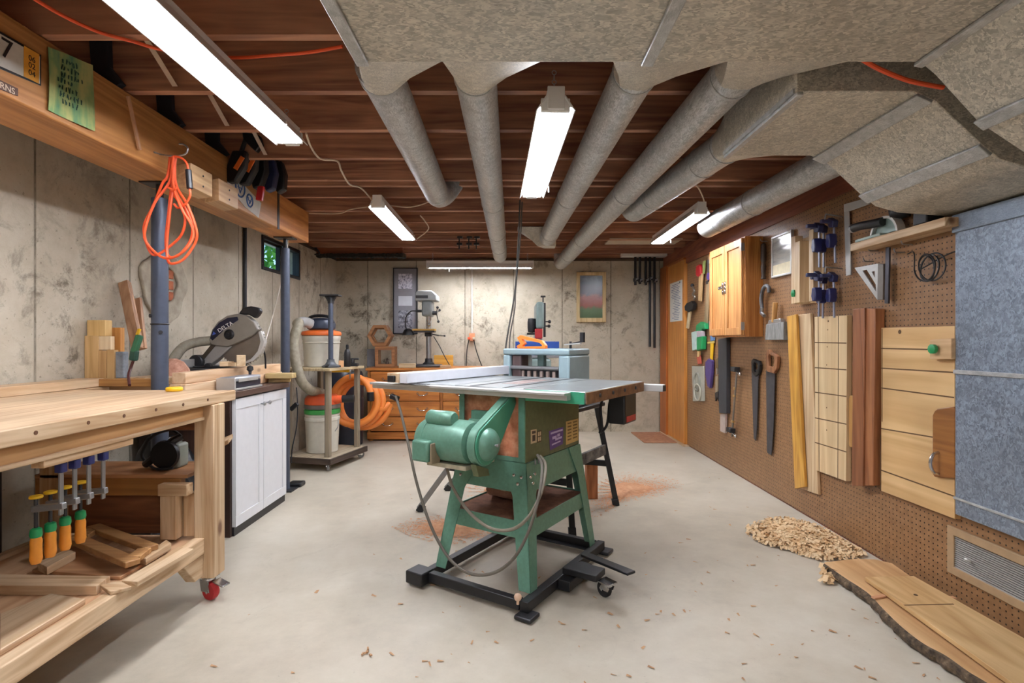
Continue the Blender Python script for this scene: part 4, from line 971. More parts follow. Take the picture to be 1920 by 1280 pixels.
# cyclone bucket below
LC = CW_(-.24,.26,0)
bk = thing('cyclone_bucket', 'white bucket with green ring and orange cyclone lid on the cart lower shelf', 'bucket', (LC.x,LC.y,.111))
part('bucket', MB().lathe([(.125,.112),(.14,.115),(.152,.40),(.158,.405),(.158,.43),(.152,.435),(.156,.46),(.15,.465)], (LC.x,LC.y,0), 40), OFFW, bk)
part('green_ring', MB().lathe([(.152,.466),(.16,.467),(.162,.50),(.15,.51),(.05,.512)], (LC.x,LC.y,0), 36), flat('#3f9a4a', .5), bk)
part('grey_disc', MB().lathe([(.158,.513),(.163,.515),(.163,.545),(.156,.55)], (LC.x,LC.y,0), 36), flat('#6c655c', .6), bk)
part('cyclone_lid', MB().lathe([(.15,.551),(.157,.553),(.155,.60),(.135,.63),(.06,.64),(.02,.641)], (LC.x,LC.y,0), 36), flat('#dd5a2a', .5), bk)
part('outlet', MB().cyl((LC.x+.10,LC.y-.06,.595),(LC.x+.20,LC.y-.05,.60),.036,n=20), flat('#dd5a2a', .5), bk)
part('hose_cuff', MB().cyl((LC.x+.20,LC.y-.05,.60),(LC.x+.31,LC.y-.04,.605),.034,n=20), BLACK, bk, .004)
part('bail_handle', MB().tube([(LC.x+.155,LC.y-.03,.41),(LC.x+.17,LC.y-.08,.35),(LC.x+.15,LC.y-.10,.31)], .004, 6), STEEL, bk)
part('printed_strip', MB().box(LC.x+.098,LC.x+.110,LC.y-.108,LC.y-.10,.16,.36), flat('#8d8a82', .6, 0, .3, 80), bk)
p = CW_(-.05,.36,0)
solo('yellow_level', MB().obox((p.x-.06,p.y,.855),(.17,.05,.028),(0,0,.2)), YELLOW, 'yellow bar tucked under the cart top', 'level', bevel=.004)
# orange hose coil hooked on the cart end
hc_ = thing('hose_coil', 'thick orange hose coiled in loops behind the rolling cart', 'hose', tuple(P(668,800,5.42)))
hcm = MB(); pts = []
turns = 4
for i in range(turns*20+1):
    a = 2*PI*i/20; k = i/20
    pts.append(P(664,750,5.42)+Vector(((.185+.035*math.sin(k*2.1)+.014*k)*math.cos(a)+.016*k, .02+.045*(k-2)+.03*math.sin(a), (.225+.02*math.cos(k*1.7))*math.sin(a)-.012*k)))
part('coil', MB().tube(pts, .031, 12, 2), flat('#e8873a', .5, 0, .06), hc_)
part('hose_end', MB().tube([pts[-1], pts[-1]+Vector((-.06,-.05,-.05)), pts[-1]+Vector((-.12,-.10,-.02))], .032, 12), flat('#e8873a', .5, 0, .06), hc_)
part('cuff', MB().cyl(pts[0], pts[0]+Vector((-.0,.0,.09)), .035, n=16), BLACK, hc_, .003)
part('hook', MB().tube([P(664,700,5.42)+Vector((0,.14,-.01)), P(664,697,5.42)+Vector((0,.0,.02)), P(664,697,5.42)+Vector((0,-.12,.03)), P(664,703,5.42)+Vector((0,-.14,-.03))], .006, 8), STEEL, hc_)
solo('plastic_barrel', MB().lathe([(.20,0),(.215,.01),(.22,.22),(.214,.235),(.224,.26),(.224,.50),(.216,.515),(.224,.54),(.22,.76),(.205,.80),(.19,.80)], (-1.86,5.86,0), 40), flat('#1a2130', .35, 0, .15), 'big black-blue plastic barrel behind the orange hose coil', 'barrel')
# wire and plug on the wall between cabinet and cart
sc_ = thing('hanging_plug', 'black plug and cord hanging between the white cabinet and the cart', 'plug', tuple(P(555,870,4.3)))
part('plug', MB().bar(P(545,768,4.3), P(558,756,4.3), .035, .03, (0,1,0)), BLACK, sc_, .005)
part('cord', MB().tube([P(556,726,4.3), P(558,760,4.3), P(556,800,4.3), P(548,840,4.3), P(546,868,4.3)], .005, 8), RUBBER, sc_)

# ================================================================ DRESSER and what stands on it
DW = wood('#a35f28', '#cb8541', 'x', .38, 8); DV = wood('#a35f28', '#cb8541', 'z', .38, 8)
dr = thing('dresser', 'orange oak dresser of wide drawers against the concrete back wall', 'dresser', (-.99, 6.3, 0))
DX0, DX1, DY = -1.64, -.34, 6.06
part('top', MB().box(DX0-.02,DX1+.02,DY-.03,6.56,.80,.83), DW, dr, .005)
part('side_panel', MB().box(DX0,DX0+.03,DY,6.55,.06,.799), DV, dr, .002)
part('side_panel', MB().box(DX1-.03,DX1,DY,6.55,.06,.799), DV, dr, .002)
part('back_panel', MB().box(DX0+.03,DX1-.03,6.53,6.55,.06,.799), DV, dr)
part('stile', MB().box(-.815,-.79,DY+.001,6.52,.06,.799), DV, dr)
part('plinth', MB().box(DX0-.005,DX1+.005,DY-.012,6.5,.02,.10), DW, dr, .004)
for x in (DX0+.03, DX1-.03): part('foot', MB().lathe([(.02,0),(.03,.005),(.028,.02),(.02,.022)], (x,DY+.02,0), 12), DV, dr)
def handle(x, z, par):
    m = MB().tube([(x-.055,DY-.022,z+.006),(x-.03,DY-.045,z-.012),(x,DY-.048,z-.014),(x+.03,DY-.045,z-.012),(x+.055,DY-.022,z+.006)], .006, 8)
    for s in (-.055,.055): m.lathe([(.014,0),(.012,-.006),(.004,-.02)], (x+s,DY-.019,z+.006), 10, 'y')
    part('pull', m, CHROME, par)
for c0, c1, n, hs in ((DX0+.035,-.82,4,2), (-.785,DX1-.035,4,1)):
    zs = [(.115,.275),(.281,.45),(.456,.615),(.621,.79)]
    for z0, z1 in zs:
        dd = part('drawer', MB().box(c0,c1,DY-.018,DY+.35,z0,z1), DW, dr, .005)
        w_ = c1-c0
        for hx in ((c0+w_*.25, c1-w_*.25) if hs == 2 else ((c0+c1)/2,)): handle(hx, (z0+z1)/2, dd)
HX = wood('#8a5a38', '#b98557', 'x', .5, 9)
hxf = thing('hexagon_frame', 'hexagonal wooden frame standing on a square frame on the dresser', 'frame', (-1.525,6.25,1.05))
def ngon(c, r, n, off=0): return [(c[0]+r*math.cos(off+2*PI*i/n), c[1]+r*math.sin(off+2*PI*i/n)) for i in range(n)]
hcx, hcz = P(714,0,6.25).x, .83+.245+.122
part('frame', MB().holed(ngon((hcx,hcz),.143,6), ngon((hcx,hcz),.103,6), 'y', 6.18, 6.32), HX, hxf, .003)
part('inner_lip', MB().holed(ngon((hcx,hcz),.1029,6), ngon((hcx,hcz),.088,6), 'y', 6.26, 6.28), HX, hxf, .001)
sqx = P(724,0,6.25).x
sqf = thing('square_frame', 'small square wooden frame under the hexagon frame on the dresser', 'frame', (sqx,6.25,.831))
part('frame', MB().holed([(sqx-.115,.832),(sqx+.115,.832),(sqx+.115,1.072),(sqx-.115,1.072)], [(sqx-.078,.868),(sqx+.078,.868),(sqx+.078,1.03),(sqx-.078,1.03)], 'y', 6.18, 6.32), HX, sqf, .003)
solo('desk_figurine', MB().lathe([(.02,.869),(.022,.875),(.012,.90),(.016,.92),(.004,.935)], (sqx+.02,6.22,0), 14), flat('#4c3a30', .5), 'tiny dark turned piece inside the square frame', 'ornament')
solo('metal_sheet', MB().box(P(689,0,6.45).x, P(705,0,6.45).x, 6.43, 6.46, .831, 1.04), flat('#8b8b90', .5), 'narrow grey sheet standing behind the square frame', 'sheet', bevel=.002)
# drill press
DPX, DPY = P(803,0,6.27).x, 6.27
dp = thing('drill_press', 'grey benchtop drill press with a gooseneck lamp on the dresser', 'drill press', (DPX,DPY,.831))
part('base', MB().box(DPX-.17,DPX+.15,DPY-.13,DPY+.13,.832,.86), flat('#4b4c4e', .45, .4), dp, .010)
part('column', MB().cyl((DPX,DPY+.03,.86),(DPX,DPY+.03,1.52),.031,n=24), STEEL, dp)
part('column_foot', MB().lathe([(.07,.861),(.068,.875),(.045,.89),(.042,.93),(.033,.932)], (DPX,DPY+.03,0), 24), DARKSTEEL, dp)
part('work_table', MB().box(DPX-.15,DPX+.09,DPY-.14,DPY-.0,1.235,1.255).box(DPX-.04,DPX+.04,DPY-.02,DPY+.07,1.19,1.25), DARKSTEEL, dp, .004)
part('wood_table', MB().box(DPX-.16,DPX+.095,DPY-.15,DPY+.0,1.256,1.276), wood('#b98e3f','#d3ae5c','x',.5,8), dp, .002)
part('table_crank', MB().cyl((DPX+.05,DPY-.02,1.215),(DPX+.13,DPY-.04,1.20),.007).bar((DPX+.13,DPY-.04,1.20),(DPX+.20,DPY-.05,1.195),.014,.008).cyl((DPX+.20,DPY-.04,1.195),(DPX+.20,DPY-.09,1.195),.010), DARKSTEEL, dp, .001)
part('head', MB().box(DPX-.055,DPX+.06,DPY-.15,DPY+.08,1.42,1.60), flat('#7f8484', .4, .2), dp, .02)
part('belt_cover', MB().prism([(DPX-.13,1.60),(DPX+.115,1.60),(DPX+.115,1.66),(DPX+.06,1.715),(DPX-.10,1.715),(DPX-.13,1.69)], 'y', DPY-.15, DPY+.14), flat('#a7abaa', .4, .2), dp, .010)
part('cover_label', MB().box(DPX-.12,DPX+.02,DPY-.1535,DPY-.151,1.625,1.66), DARKSTEEL, dp, .001)
part('quill', MB().lathe([(.028,1.42),(.030,1.38),(.020,1.36),(.020,1.345),(.026,1.34),(.024,1.315),(.010,1.305)], (DPX+.02,DPY-.085,0), 20), CHROME, dp)
part('drill_bit', MB().cyl((DPX+.02,DPY-.085,1.305),(DPX+.02,DPY-.085,1.282),.004,n=8), STEEL, dp)
part('feed_hub', MB().cyl((DPX+.06,DPY-.07,1.46),(DPX+.115,DPY-.07,1.46),.024), DARKSTEEL, dp, .003)
for a in (0.4, 2.5, 4.6): part('feed_handle', MB().cyl((DPX+.105,DPY-.07,1.46),(DPX+.13,DPY-.07+.10*math.cos(a),1.46+.10*math.sin(a)),.005).ball((DPX+.13,DPY-.07+.10*math.cos(a),1.46+.10*math.sin(a)),.016), BLACK, dp)
part('lamp_clip', MB().cyl((DPX-.055,DPY-.05,1.485),(DPX-.13,DPY-.06,1.485),.016), BLACK, dp)
part('gooseneck', MB().tube([(DPX-.12,DPY-.06,1.485),(DPX-.19,DPY-.07,1.48),(DPX-.24,DPY-.09,1.42),(DPX-.25,DPY-.10,1.33),(DPX-.235,DPY-.11,1.27)], .007, 8), BLACK, dp)
part('lamp_shade', MB().lathe([(.02,1.30),(.045,1.285),(.07,1.24),(.072,1.225),(.066,1.225),(.04,1.27),(.015,1.285)], (DPX-.215,DPY-.11,-.02), 20), BLACK, dp)
part('power_cord', MB().tube([(DPX+.06,DPY+.02,1.19),(DPX+.13,DPY+.0,1.08),(DPX+.19,DPY-.04,.97),(DPX+.26,DPY-.1,.86)], .005, 8), RUBBER, dp)
solo('yellow_board', MB().box(P(814,0,6.5).x,P(850,0,6.5).x,6.48,6.50,.831,.965), wood('#c08d34','#dba94b','x',.5,8), 'yellow-brown board leaning upright behind the drill press', 'board', bevel=.002)
for i, (px, s, r, lab) in enumerate(((765,(.18,.09,.05),.1,'pale block of wood on the dresser in front of the drill press'), (836,(.12,.05,.03),.5,'small offcut on the dresser beside the drill press'))):
    solo('wood_offcut', MB().obox((P(px,0,6.12).x,6.083,.831+s[2]/2),s,(0,0,r*.3)), pale('x'), lab, 'wood offcut', bevel=.003)

# ================================================================ BACK WALL
gp = thing('picture_frame', 'tall grey mounted picture frame of small photos on the back wall', 'picture', (-1.335,6.68,1.22))
ga, gb_ = P(737,626,6.67), P(783,502,6.67)
part('frame', MB().holed([(ga.x,ga.z),(gb_.x,ga.z),(gb_.x,gb_.z),(ga.x,gb_.z)], [(ga.x+.012,ga.z+.012),(gb_.x-.012,ga.z+.012),(gb_.x-.012,gb_.z-.012),(ga.x+.012,gb_.z-.012)], 'y', 6.66, 6.689), BLACK, gp, .002)
part('mount', MB().box(ga.x+.01,gb_.x-.01,6.678,6.688,ga.z+.01,gb_.z-.01), flat('#85858c', .6, 0, .05), gp)
def picm(name, stops, scale, ax=None): return mottled(name, stops, scale, .6, ax)
for x0, y0, x1, y1, m in ((747,513,773,541,picm('photo_players', [(.35,'#2b2c55'),(.5,'#c9c9d8'),(.65,'#e4e2ea')], 38)), (747,555,773,573,flat('#cdd0d8', .6, 0, .05)), (747,582,773,615,picm('photo_dark', [(.35,'#23232b'),(.55,'#8e8f9a'),(.7,'#c9c9d0')], 26))):
    a, b = P(x0,y1,6.677), P(x1,y0,6.677); part('photo', MB().box(a.x,b.x,6.6755,6.6778,a.z,b.z), m, gp)
cp = thing('picture_frame', 'pale wood framed colour picture on the back wall near the door', 'picture', (.99,6.68,1.37))
ga, gb_ = P(1081,604,6.67), P(1136,510,6.67)
pw = wood('#b89b66','#dbc391','z',.45,8)
part('frame', MB().holed([(ga.x,ga.z),(gb_.x,ga.z),(gb_.x,gb_.z),(ga.x,gb_.z)], [(ga.x+.042,ga.z+.055),(gb_.x-.042,ga.z+.055),(gb_.x-.042,gb_.z-.042),(ga.x+.042,gb_.z-.042)], 'y', 6.652, 6.689), pw, cp, .004)
def postermat():
    t = NT('poster'); tc = t.new('ShaderNodeTexCoord'); sp = t.new('ShaderNodeSeparateXYZ'); t.link(tc.outputs['Object'], sp.inputs[0])
    n = t.noise(t.coords((1,1,1), False), 22, 5, .7)
    f = t.math('ADD', t.math('DIVIDE', sp.outputs[2], .64), t.math('MULTIPLY', t.math('SUBTRACT', n, .5), .22))
    c = t.ramp(f, [(.08,'#3f5a34'),(.26,'#58704a'),(.32,'#8d4a3a'),(.48,'#a0645a'),(.56,'#4a4048'),(.8,'#2c3440'),(.95,'#6d767c')])
    return t.out(c, .25)
part('picture', MB().box(ga.x+.04,gb_.x-.04,6.67,6.685,ga.z+.05,gb_.z-.04), postermat(), cp)
ob = thing('outlet_box', 'small orange-taped outlet box under a white conduit on the back wall', 'outlet', (P(885,0,6.66).x,6.67,1.15))
ox, oz = P(885,632,6.66).x, P(885,632,6.66).z
part('conduit', MB().cyl((ox,6.675,oz+.05),(ox,6.675,2.14),.011,n=12), flat('#cfcbc0', .5), ob)
part('box', MB().box(ox-.035,ox+.035,6.645,6.689,oz-.05,oz+.05), flat('#d08a62', .5, 0, .2), ob, .004)
part('plug', MB().box(ox-.05,ox-.02,6.61,6.644,oz-.03,oz+.0), CORD_O, ob, .004)
part('plug', MB().box(ox+.01,ox+.04,6.61,6.644,oz-.03,oz+.0), flat('#c9b9a0', .5), ob, .004)
part('cord', MB().tube([(ox-.035,6.63,oz-.03),(ox-.06,6.64,oz-.15),(ox-.07,6.65,oz-.30),(ox-.07,6.62,oz-.41)], .006, 8), RUBBER, ob)
part('cord', MB().tube([(ox+.025,6.63,oz-.03),(ox+.05,6.64,oz-.15),(ox+.10,6.65,oz-.30),(ox+.14,6.62,oz-.39)], .006, 8), RUBBER, ob)
part('cord', MB().tube([(ox-.055,6.675,2.10),(ox-.06,6.68,1.8),(ox-.05,6.675,oz+.10),(ox-.02,6.66,oz+.04)], .004, 6), flat('#bdb7a6', .6), ob)
dc = solo('drop_cord', MB().tube([P(975,375,3.8), P(973,430,3.85), P(968,520,3.85), P(962,570,3.8), P(953,620,3.7), P(948,655,3.65), P(947,690,3.6)], .006, 8), flat('#3a3733', .6), 'dark cord dropping from the joists to the planer', 'cord')
solo('drop_cord', MB().tube([P(979,378,3.84), P(976,440,3.9), P(967,540,3.9), P(965,580,3.86), P(957,625,3.8), P(955,660,3.72), P(956,690,3.66)], .005, 8), flat('#4a4640', .6), 'second thinner dark cord twisted beside the drop cord to the planer', 'cord')
# pipe clamps hung on a white rail at the corner
rk = solo('clamp_rail', MB().box(P(1166,0,6.6).x, P(1250,0,6.6).x, 6.56, 6.685, P(0,481,6.6).z, P(0,474,6.6).z), WHITE, 'white rail at the back corner holding dark pipe clamps', 'rail', bevel=.003)
zr = P(0,481,6.6).z-.001
PC = None
for px, bot, lab in ((1192,534,'short black pipe clamp at the picture end of the white rail'), (1200.5,532,'short black pipe clamp second from the picture end of the white rail'), (1211.5,534,'short black pipe clamp third along the white rail'), (1219.5,650,'long black pipe clamp hanging in the middle of the white rail'), (1228,652,'long black pipe clamp hanging closest to the orange door')):
    x = P(px,0,6.6).x; zb = P(0,bot,6.6).z
    t = thing('pipe_clamp', lab, 'clamp', (x,6.62,zb), 0, 'pipe clamps on the back wall rail')
    part('pipe', MB().cyl((x,6.62,zb),(x,6.62,zr),.015,n=14), BLACK, t)
    zj = P(0,523,6.6).z+random.uniform(-.02,.02)
    part('jaw', MB().box(x-.020,x+.020,6.55,6.65,zj-.025,zj+.02), DARKSTEEL, t, .006)
    part('screw_handle', MB().cyl((x,6.55,zj),(x,6.52,zj),.012).cyl((x-.018,6.535,zj-.02),(x+.018,6.535,zj+.02),.005), STEEL, t)

# ================================================================ TOOL WALL (perforated board on the side wall)
def R(px, py, off=0.0):
    q = onX(px, py, PEG-off); return (q.y, q.z)
def rp(pts, off, th, m=None):
    """outline traced on the wall: a solid of thickness th whose front stands off+th from the board"""
    return (m or MB()).prism([R(px, py, off+th) for px, py in pts], 'x', PEG-off-th, PEG-off)
def rb(y0, y1, z0, z1, off, th, m=None):
    return (m or MB()).box(PEG-off-th, PEG-off, min(y0,y1), max(y0,y1), min(z0,z1), max(z0,z1))
def hang(name, label, cat, px, py, group=None):
    y, z = R(px, py); return thing(name, label, cat, (PEG, y, z), 0, group)
def peg(px, py, par, L=.05):
    y, z = R(px, py); part('peg_hook', MB().tube([(PEG-.001,y,z),(PEG-L*.8,y,z),(PEG-L,y,z+.005),(PEG-L-.004,y,z+.018)], .003, 6), STEEL, par)
def ext_y(px0, px1, off): return R(px1, 640, off)[0], R(px0, 640, off)[0]
# oak wall cabinet: front face off the wall
OD = .14
kx = PEG-OD
def K(px, py): q = onX(px, py, kx); return q.y, q.z
cab = thing('wall_cabinet', 'oak wall cabinet with two panelled doors and ornate knobs', 'cabinet', (PEG-.07, K(1360,0)[0], K(1360,632)[1]))
y1_, zt_ = K(1335, 466); y0_, zb_ = K(1397, 632)
zt_ = K(1393, 444)[1]; zb_ = K(1393, 631)[1]
y0_, y1_ = K(1397,0)[0], K(1335,0)[0]
part('carcass', MB().box(kx+.0, PEG-.001, y0_, y1_, zb_, zt_), oak('z'), cab, .003)
ym = (y0_+y1_)/2
for k, (a, b) in enumerate(((ym+.003, y1_-.004), (y0_+.012, ym-.003))):
    dd = part('door', MB().box(kx-.012, kx-.0005, a, b, zb_+.012, zt_-.012), wood('#b5763c','#dca468','z',.38,11), cab, .003)
    part('door_rail', MB().holed([(a,zb_+.012),(b,zb_+.012),(b,zt_-.012),(a,zt_-.012)], [(a+.05,zb_+.072),(b-.05,zb_+.072),(b-.05,zt_-.072),(a+.05,zt_-.072)], 'x', kx-.024, kx-.0125), wood('#b5763c','#dca468','z',.38,11), dd, .003)
    yk = a+.022 if k == 0 else b-.022; zk = (zb_+zt_)/2+.02
    m = MB().box(kx-.028, kx-.0245, yk-.012, yk+.012, zk-.05, zk+.05)
    for s in (-.03, 0, .03): m.ball((kx-.03, yk, zk+s), .014, (.5,1,1))
    m.lathe([(.006,0),(.007,-.015),(.017,-.022),(.014,-.034),(.003,-.037)], (kx-.028, yk, zk), 14, 'x')
    part('knob', m, CHROME, dd)
    for zz in (zb_+.08, zt_-.08): part('hinge', MB().box(kx-.026, kx-.0005, (a-.003 if k else b-.001), (a+.001 if k else b+.003), zz-.03, zz+.03), STEEL, dd)
solo('cabinet_dowel', MB().cyl((kx+.07,y0_+.3,zt_+.001),(kx+.07,y0_+.3,zt_+.03),.01), STEEL, 'small metal peg standing on top of the oak cabinet', 'peg')

# framed print, hanging box of sticks, calendars
fp = hang('picture_frame', 'silver framed print hung beside the oak cabinet', 'picture', 1462, 520)
a, b = R(1446, 0, .02)[0], R(1484, 0, .02)[0]; zt, zb = R(1484,430,.02)[1], R(1484,513,.02)[1]
part('frame', MB().holed([(b,zb),(a,zb),(a,zt),(b,zt)], [(b+.015,zb+.015),(a-.015,zb+.015),(a-.015,zt-.015),(b+.015,zt-.015)], 'x', PEG-.022, PEG-.001), ALU, fp, .003)
part('print', MB().box(PEG-.014,PEG-.004,b+.012,a-.012,zb+.012,zt-.012), mottled('print_grey', [(.35,'#8f8f8c'),(.5,'#b7b7b2'),(.65,'#cfcbbb')], 5, .15, (1,.4,3)), fp)
part('mat_strip', MB().box(PEG-.016,PEG-.0145,b+.014,a-.014,zb+.014,zb+.09), flat('#d9cfae', .6), fp)
dpn = hang('carved_stick', 'dark carved stick hanging in the gap beside the framed print', 'stick', 1438, 515)
y, z1 = R(1439, 455); z0 = R(1439,518)[1]
part('handle', MB().lathe([(.004,z1),(.018,z1-.01),(.021,z1-.12),(.014,z1-.15),(.020,z1-.18),(.015,z1-.24),(.02,z1-.27),(.006,z0)], (PEG-.03,y,0), 12), flat('#3a2c22', .5, 0, .3), dpn)
peg(1439, 452, dpn)
sj = hang('sled_jig', 'pale wooden jig of upright strips with a green knob on the tool wall', 'jig', 1507, 565)
yl, yr = R(1486,0,.06)[0], R(1531,0,.06)[0]; zt, zb = R(1528,430,.05)[1], R(1528,566,.05)[1]
part('back_board', MB().box(PEG-.018,PEG-.001,yr,yl,zb,zt-.02), pale('z'), sj, .002)
for f0, f1, th in ((0,.17,.05),(.30,.5,.07),(.75,.92,.05)):
    part('strip', MB().box(PEG-.018-th,PEG-.0185,yl-(yl-yr)*f1,yl-(yl-yr)*f0,zb+.005,zt-(.05 if th > .06 else 0)), pale('z'), sj, .002)
kb = R(1490, 556, .07); part('knob', MB().lathe([(.008,0),(.022,-.01),(.024,-.025),(.01,-.03)], (PEG-.069, kb[0]-.02, kb[1]+.02), 12, 'x'), GREENP, sj)
# blue spring clamps in two hanging bunches
def clampbunch(px, py, n, labs, grp):
    y, z = R(px, py, .065)
    for i in range(n):
        yy = y-.05*(i-(n-1)/2); dz = random.uniform(-.015,.015); xo = PEG-.045-.055*(i % 2)
        t = thing('spring_clamp', labs[i], 'clamp', (xo, yy, z-.2+dz), 0, grp)
        tl = random.uniform(-.02,.02)
        part('bar', MB().bar((xo,yy,z+.03+dz),(xo,yy+tl,z-.22+dz),.008,.014,(0,1,0)), flat('#8f93a6', .35, .6, .06), t, .002)
        part('jaw', MB().prism([(yy-.030,z+.02+dz),(yy+.02,z+.05+dz),(yy+.035,z+.03+dz),(yy+.018,z-.01+dz),(yy-.02,z-.015+dz)], 'x', xo-.02, xo+.012), flat('#23264f', .45, 0, .15), t, .004)
        part('trigger_handle', MB().prism([(yy-.016,z-.05+dz),(yy+.016,z-.05+dz),(yy+.024,z-.10+dz),(yy+.014,z-.13+dz),(yy-.014,z-.13+dz),(yy-.022,z-.10+dz)], 'x', xo-.036, xo+.010), NAVY, t, .006)
        part('pad', MB().box(xo-.075, xo-.021, yy-.012, yy+.012, z+.012+dz, z+.034+dz), flat('#33375f', .4), t, .004)
    hk = thing('peg_hook', 'metal peg hook carrying the %s bunch of blue clamps' % ('upper' if py < 470 else 'lower'), 'hook', (PEG, y, z+.05))
    part('wire', MB().cyl((PEG-.001,y-.06,z+.055),(PEG-.12,y-.10,z+.06),.004,n=8).cyl((PEG-.12,y-.10,z+.06),(PEG-.125,y-.10,z+.03),.004,n=8), STEEL, hk)
clampbunch(1547, 428, 3, ['blue clamp next to the sled jig in the upper hanging bunch', 'blue clamp in the middle of the upper hanging bunch', 'blue clamp closest to the steel square in the upper bunch'], 'blue clamps in the upper bunch')
clampbunch(1547, 524, 3, ['blue clamp next to the sled jig in the lower hanging bunch', 'blue clamp in the middle of the lower hanging bunch', 'blue clamp closest to the steel square in the lower bunch'], 'blue clamps in the lower bunch')
# steel square, shelf with tools
fs = hang('framing_square', 'large aluminium framing square hung beside the pine shelf', 'square', 1588, 515)
part('blade', rp([(1582,384),(1592,384),(1595,515),(1586,517)], .012, .005), ALU, fs, .001)
part('tongue', rp([(1582,383),(1631,369),(1631,382),(1592,396),(1582,397)], .0175, .005), ALU, fs, .001)
sh = hang('pine_shelf', 'short pine shelf board fixed high on the tool wall', 'shelf', 1690, 440)
sy1, sy0 = onX(1594,0,PEG-.11).y, onX(1772,0,PEG-.11).y
zs1 = onX(1594,457.5,PEG-.11).z; zs0 = onX(1594,471,PEG-.11).z
part('shelf_board', MB().box(PEG-.11, PEG-.002, sy0, sy1, zs0, zs1), pine('y', True), sh, .003)
part('end_block', MB().box(PEG-.04, PEG-.002, sy0-.10, sy0-.001, zs0+.0, zs1-.001), pine('y'), sh, .003)
pn2 = thing('circular_plane', 'old black handled tool with pale curved sole on the pine shelf', 'plane', (PEG-.05, R(1665,0,.05)[0], zs1))
X0 = PEG-.055
cyq = R(1665,0,.05)[0]
zt_m = zs1
def archpts(r0, r1, a0, a1, n=12):
    o = [(cyq+r0*math.cos(a0+(a1-a0)*i/n), zt_m+.001+r0*math.sin(a0+(a1-a0)*i/n)) for i in range(n+1)]
    return o+[(cyq+r1*math.cos(a1+(a0-a1)*i/n), zt_m+.001+r1*math.sin(a1+(a0-a1)*i/n)) for i in range(n+1)]
part('sole', MB().box(X0-.05,X0+.035,cyq-.02,cyq+.17,zt_m+.001,zt_m+.016), flat('#9fb0a6', .45), pn2, .004)
part('arched_guard', MB().prism(archpts(.10,.088,.1,PI-.1), 'x', X0-.02, X0+.02), flat('#d8d8d2', .4, .3), pn2)
part('blade', MB().prism([(cyq+.075*math.cos(a),zt_m+.018+.07*math.sin(a)) for a in [PI*i/12 for i in range(13)]], 'x', X0-.004, X0+.004), flat('#9db0a8', .35, .4), pn2)
part('motor', MB().cyl((X0-.0,cyq-.03,zt_m+.105),(X0+.04,cyq-.09,zt_m+.115),.038), BLACK, pn2, .006)
part('handle', MB().tube([(X0-.02,cyq-.0,zt_m+.075),(X0-.03,cyq+.07,zt_m+.078),(X0-.035,cyq+.15,zt_m+.085),(X0-.035,cyq+.2,zt_m+.085)], .022, 12), BLACK, pn2)
part('cap', MB().cyl((X0-.035,cyq+.2,zt_m+.085),(X0-.036,cyq+.215,zt_m+.0855),.023), STEEL, pn2, .003)
sm_y = R(1745,0,.05)[0]
bt_ = thing('tool_battery', 'small black box with a pale top on the far end of the pine shelf', 'box', (PEG-.06, sm_y, zs1))
part('box', MB().box(PEG-.10,PEG-.02,sm_y-.04,sm_y+.04,zs1+.001,zs1+.06), BLACK, bt_, .006)
part('pale_top', MB().box(PEG-.098,PEG-.05,sm_y-.01,sm_y+.04,zs1+.061,zs1+.075), flat('#c9c4b8', .5), bt_, .003)
ssq = hang('speed_square', 'silver triangular rafter square hung beneath the pine shelf', 'square', 1630, 560)
part('plate', MB().holed([R(*p,.02) for p in ((1602,502),(1646,494),(1645,562))], [R(*p,.02) for p in ((1617,507),(1642,502),(1642,546))], 'x', PEG-.020, PEG-.014), ALU, ssq)
part('inner_plate', MB().holed([R(*p,.02) for p in ((1624,504),(1643,501),(1643,535))], [R(*p,.02) for p in ((1634,509),(1640,508),(1640,520))], 'x', PEG-.0198, PEG-.0142), ALU, ssq)
part('fence', rp([(1646,494),(1656,495),(1655,562),(1645,562)], .002, .035), flat('#77726b', .4, .5), ssq, .002)
peg(1638, 490, ssq)
solo('steel_bar', rp([(1660,463),(1667,463),(1665,569),(1658,569)], .03, .010), flat('#4a4a52', .3, .7, .1), 'dark steel straight bar hanging under the pine shelf', 'bar', bevel=.002)
wc = hang('wire_coil', 'loose coil of thin dark wire hung on the perforated wall', 'wire', 1746, 525)
cy_, cz_ = R(1745, 502, .03); m = []
rr = abs(R(1745,478)[1]-R(1745,527)[1])/2
for i in range(81):
    a = 2*PI*i/20; m.append((PEG-.02-.012*math.sin(a*.7)-.0005*i, cy_+rr*.95*math.cos(a)+.030*math.sin(a/4.3+1), cz_+rr*math.sin(a)*(1-.03*math.sin(a/3))))
part('loops', MB().tube(m, .0035, 6, 2), BLACK, wc)
part('loose_end', MB().tube([m[0], (PEG-.03,cy_-.12,cz_+.05), (PEG-.02,cy_-.2,cz_+.03)], .003, 6), BLACK, wc)
part('loose_end', MB().tube([m[-1], (PEG-.03,cy_+.1,cz_+.085), (PEG-.008,R(1705,476)[0],R(1705,476)[1])], .003, 6), BLACK, wc)
for px, py in ((1647,470),(1711,458),(1697,473)):
    t = hang('peg_hook', {1647:'bare metal peg hook close under the shelf beside the triangular square',1711:'bare metal peg hook under the middle of the pine shelf',1697:'bare metal peg hook over the loose wire end'}[px], 'hook', px, py); peg(px, py, t)

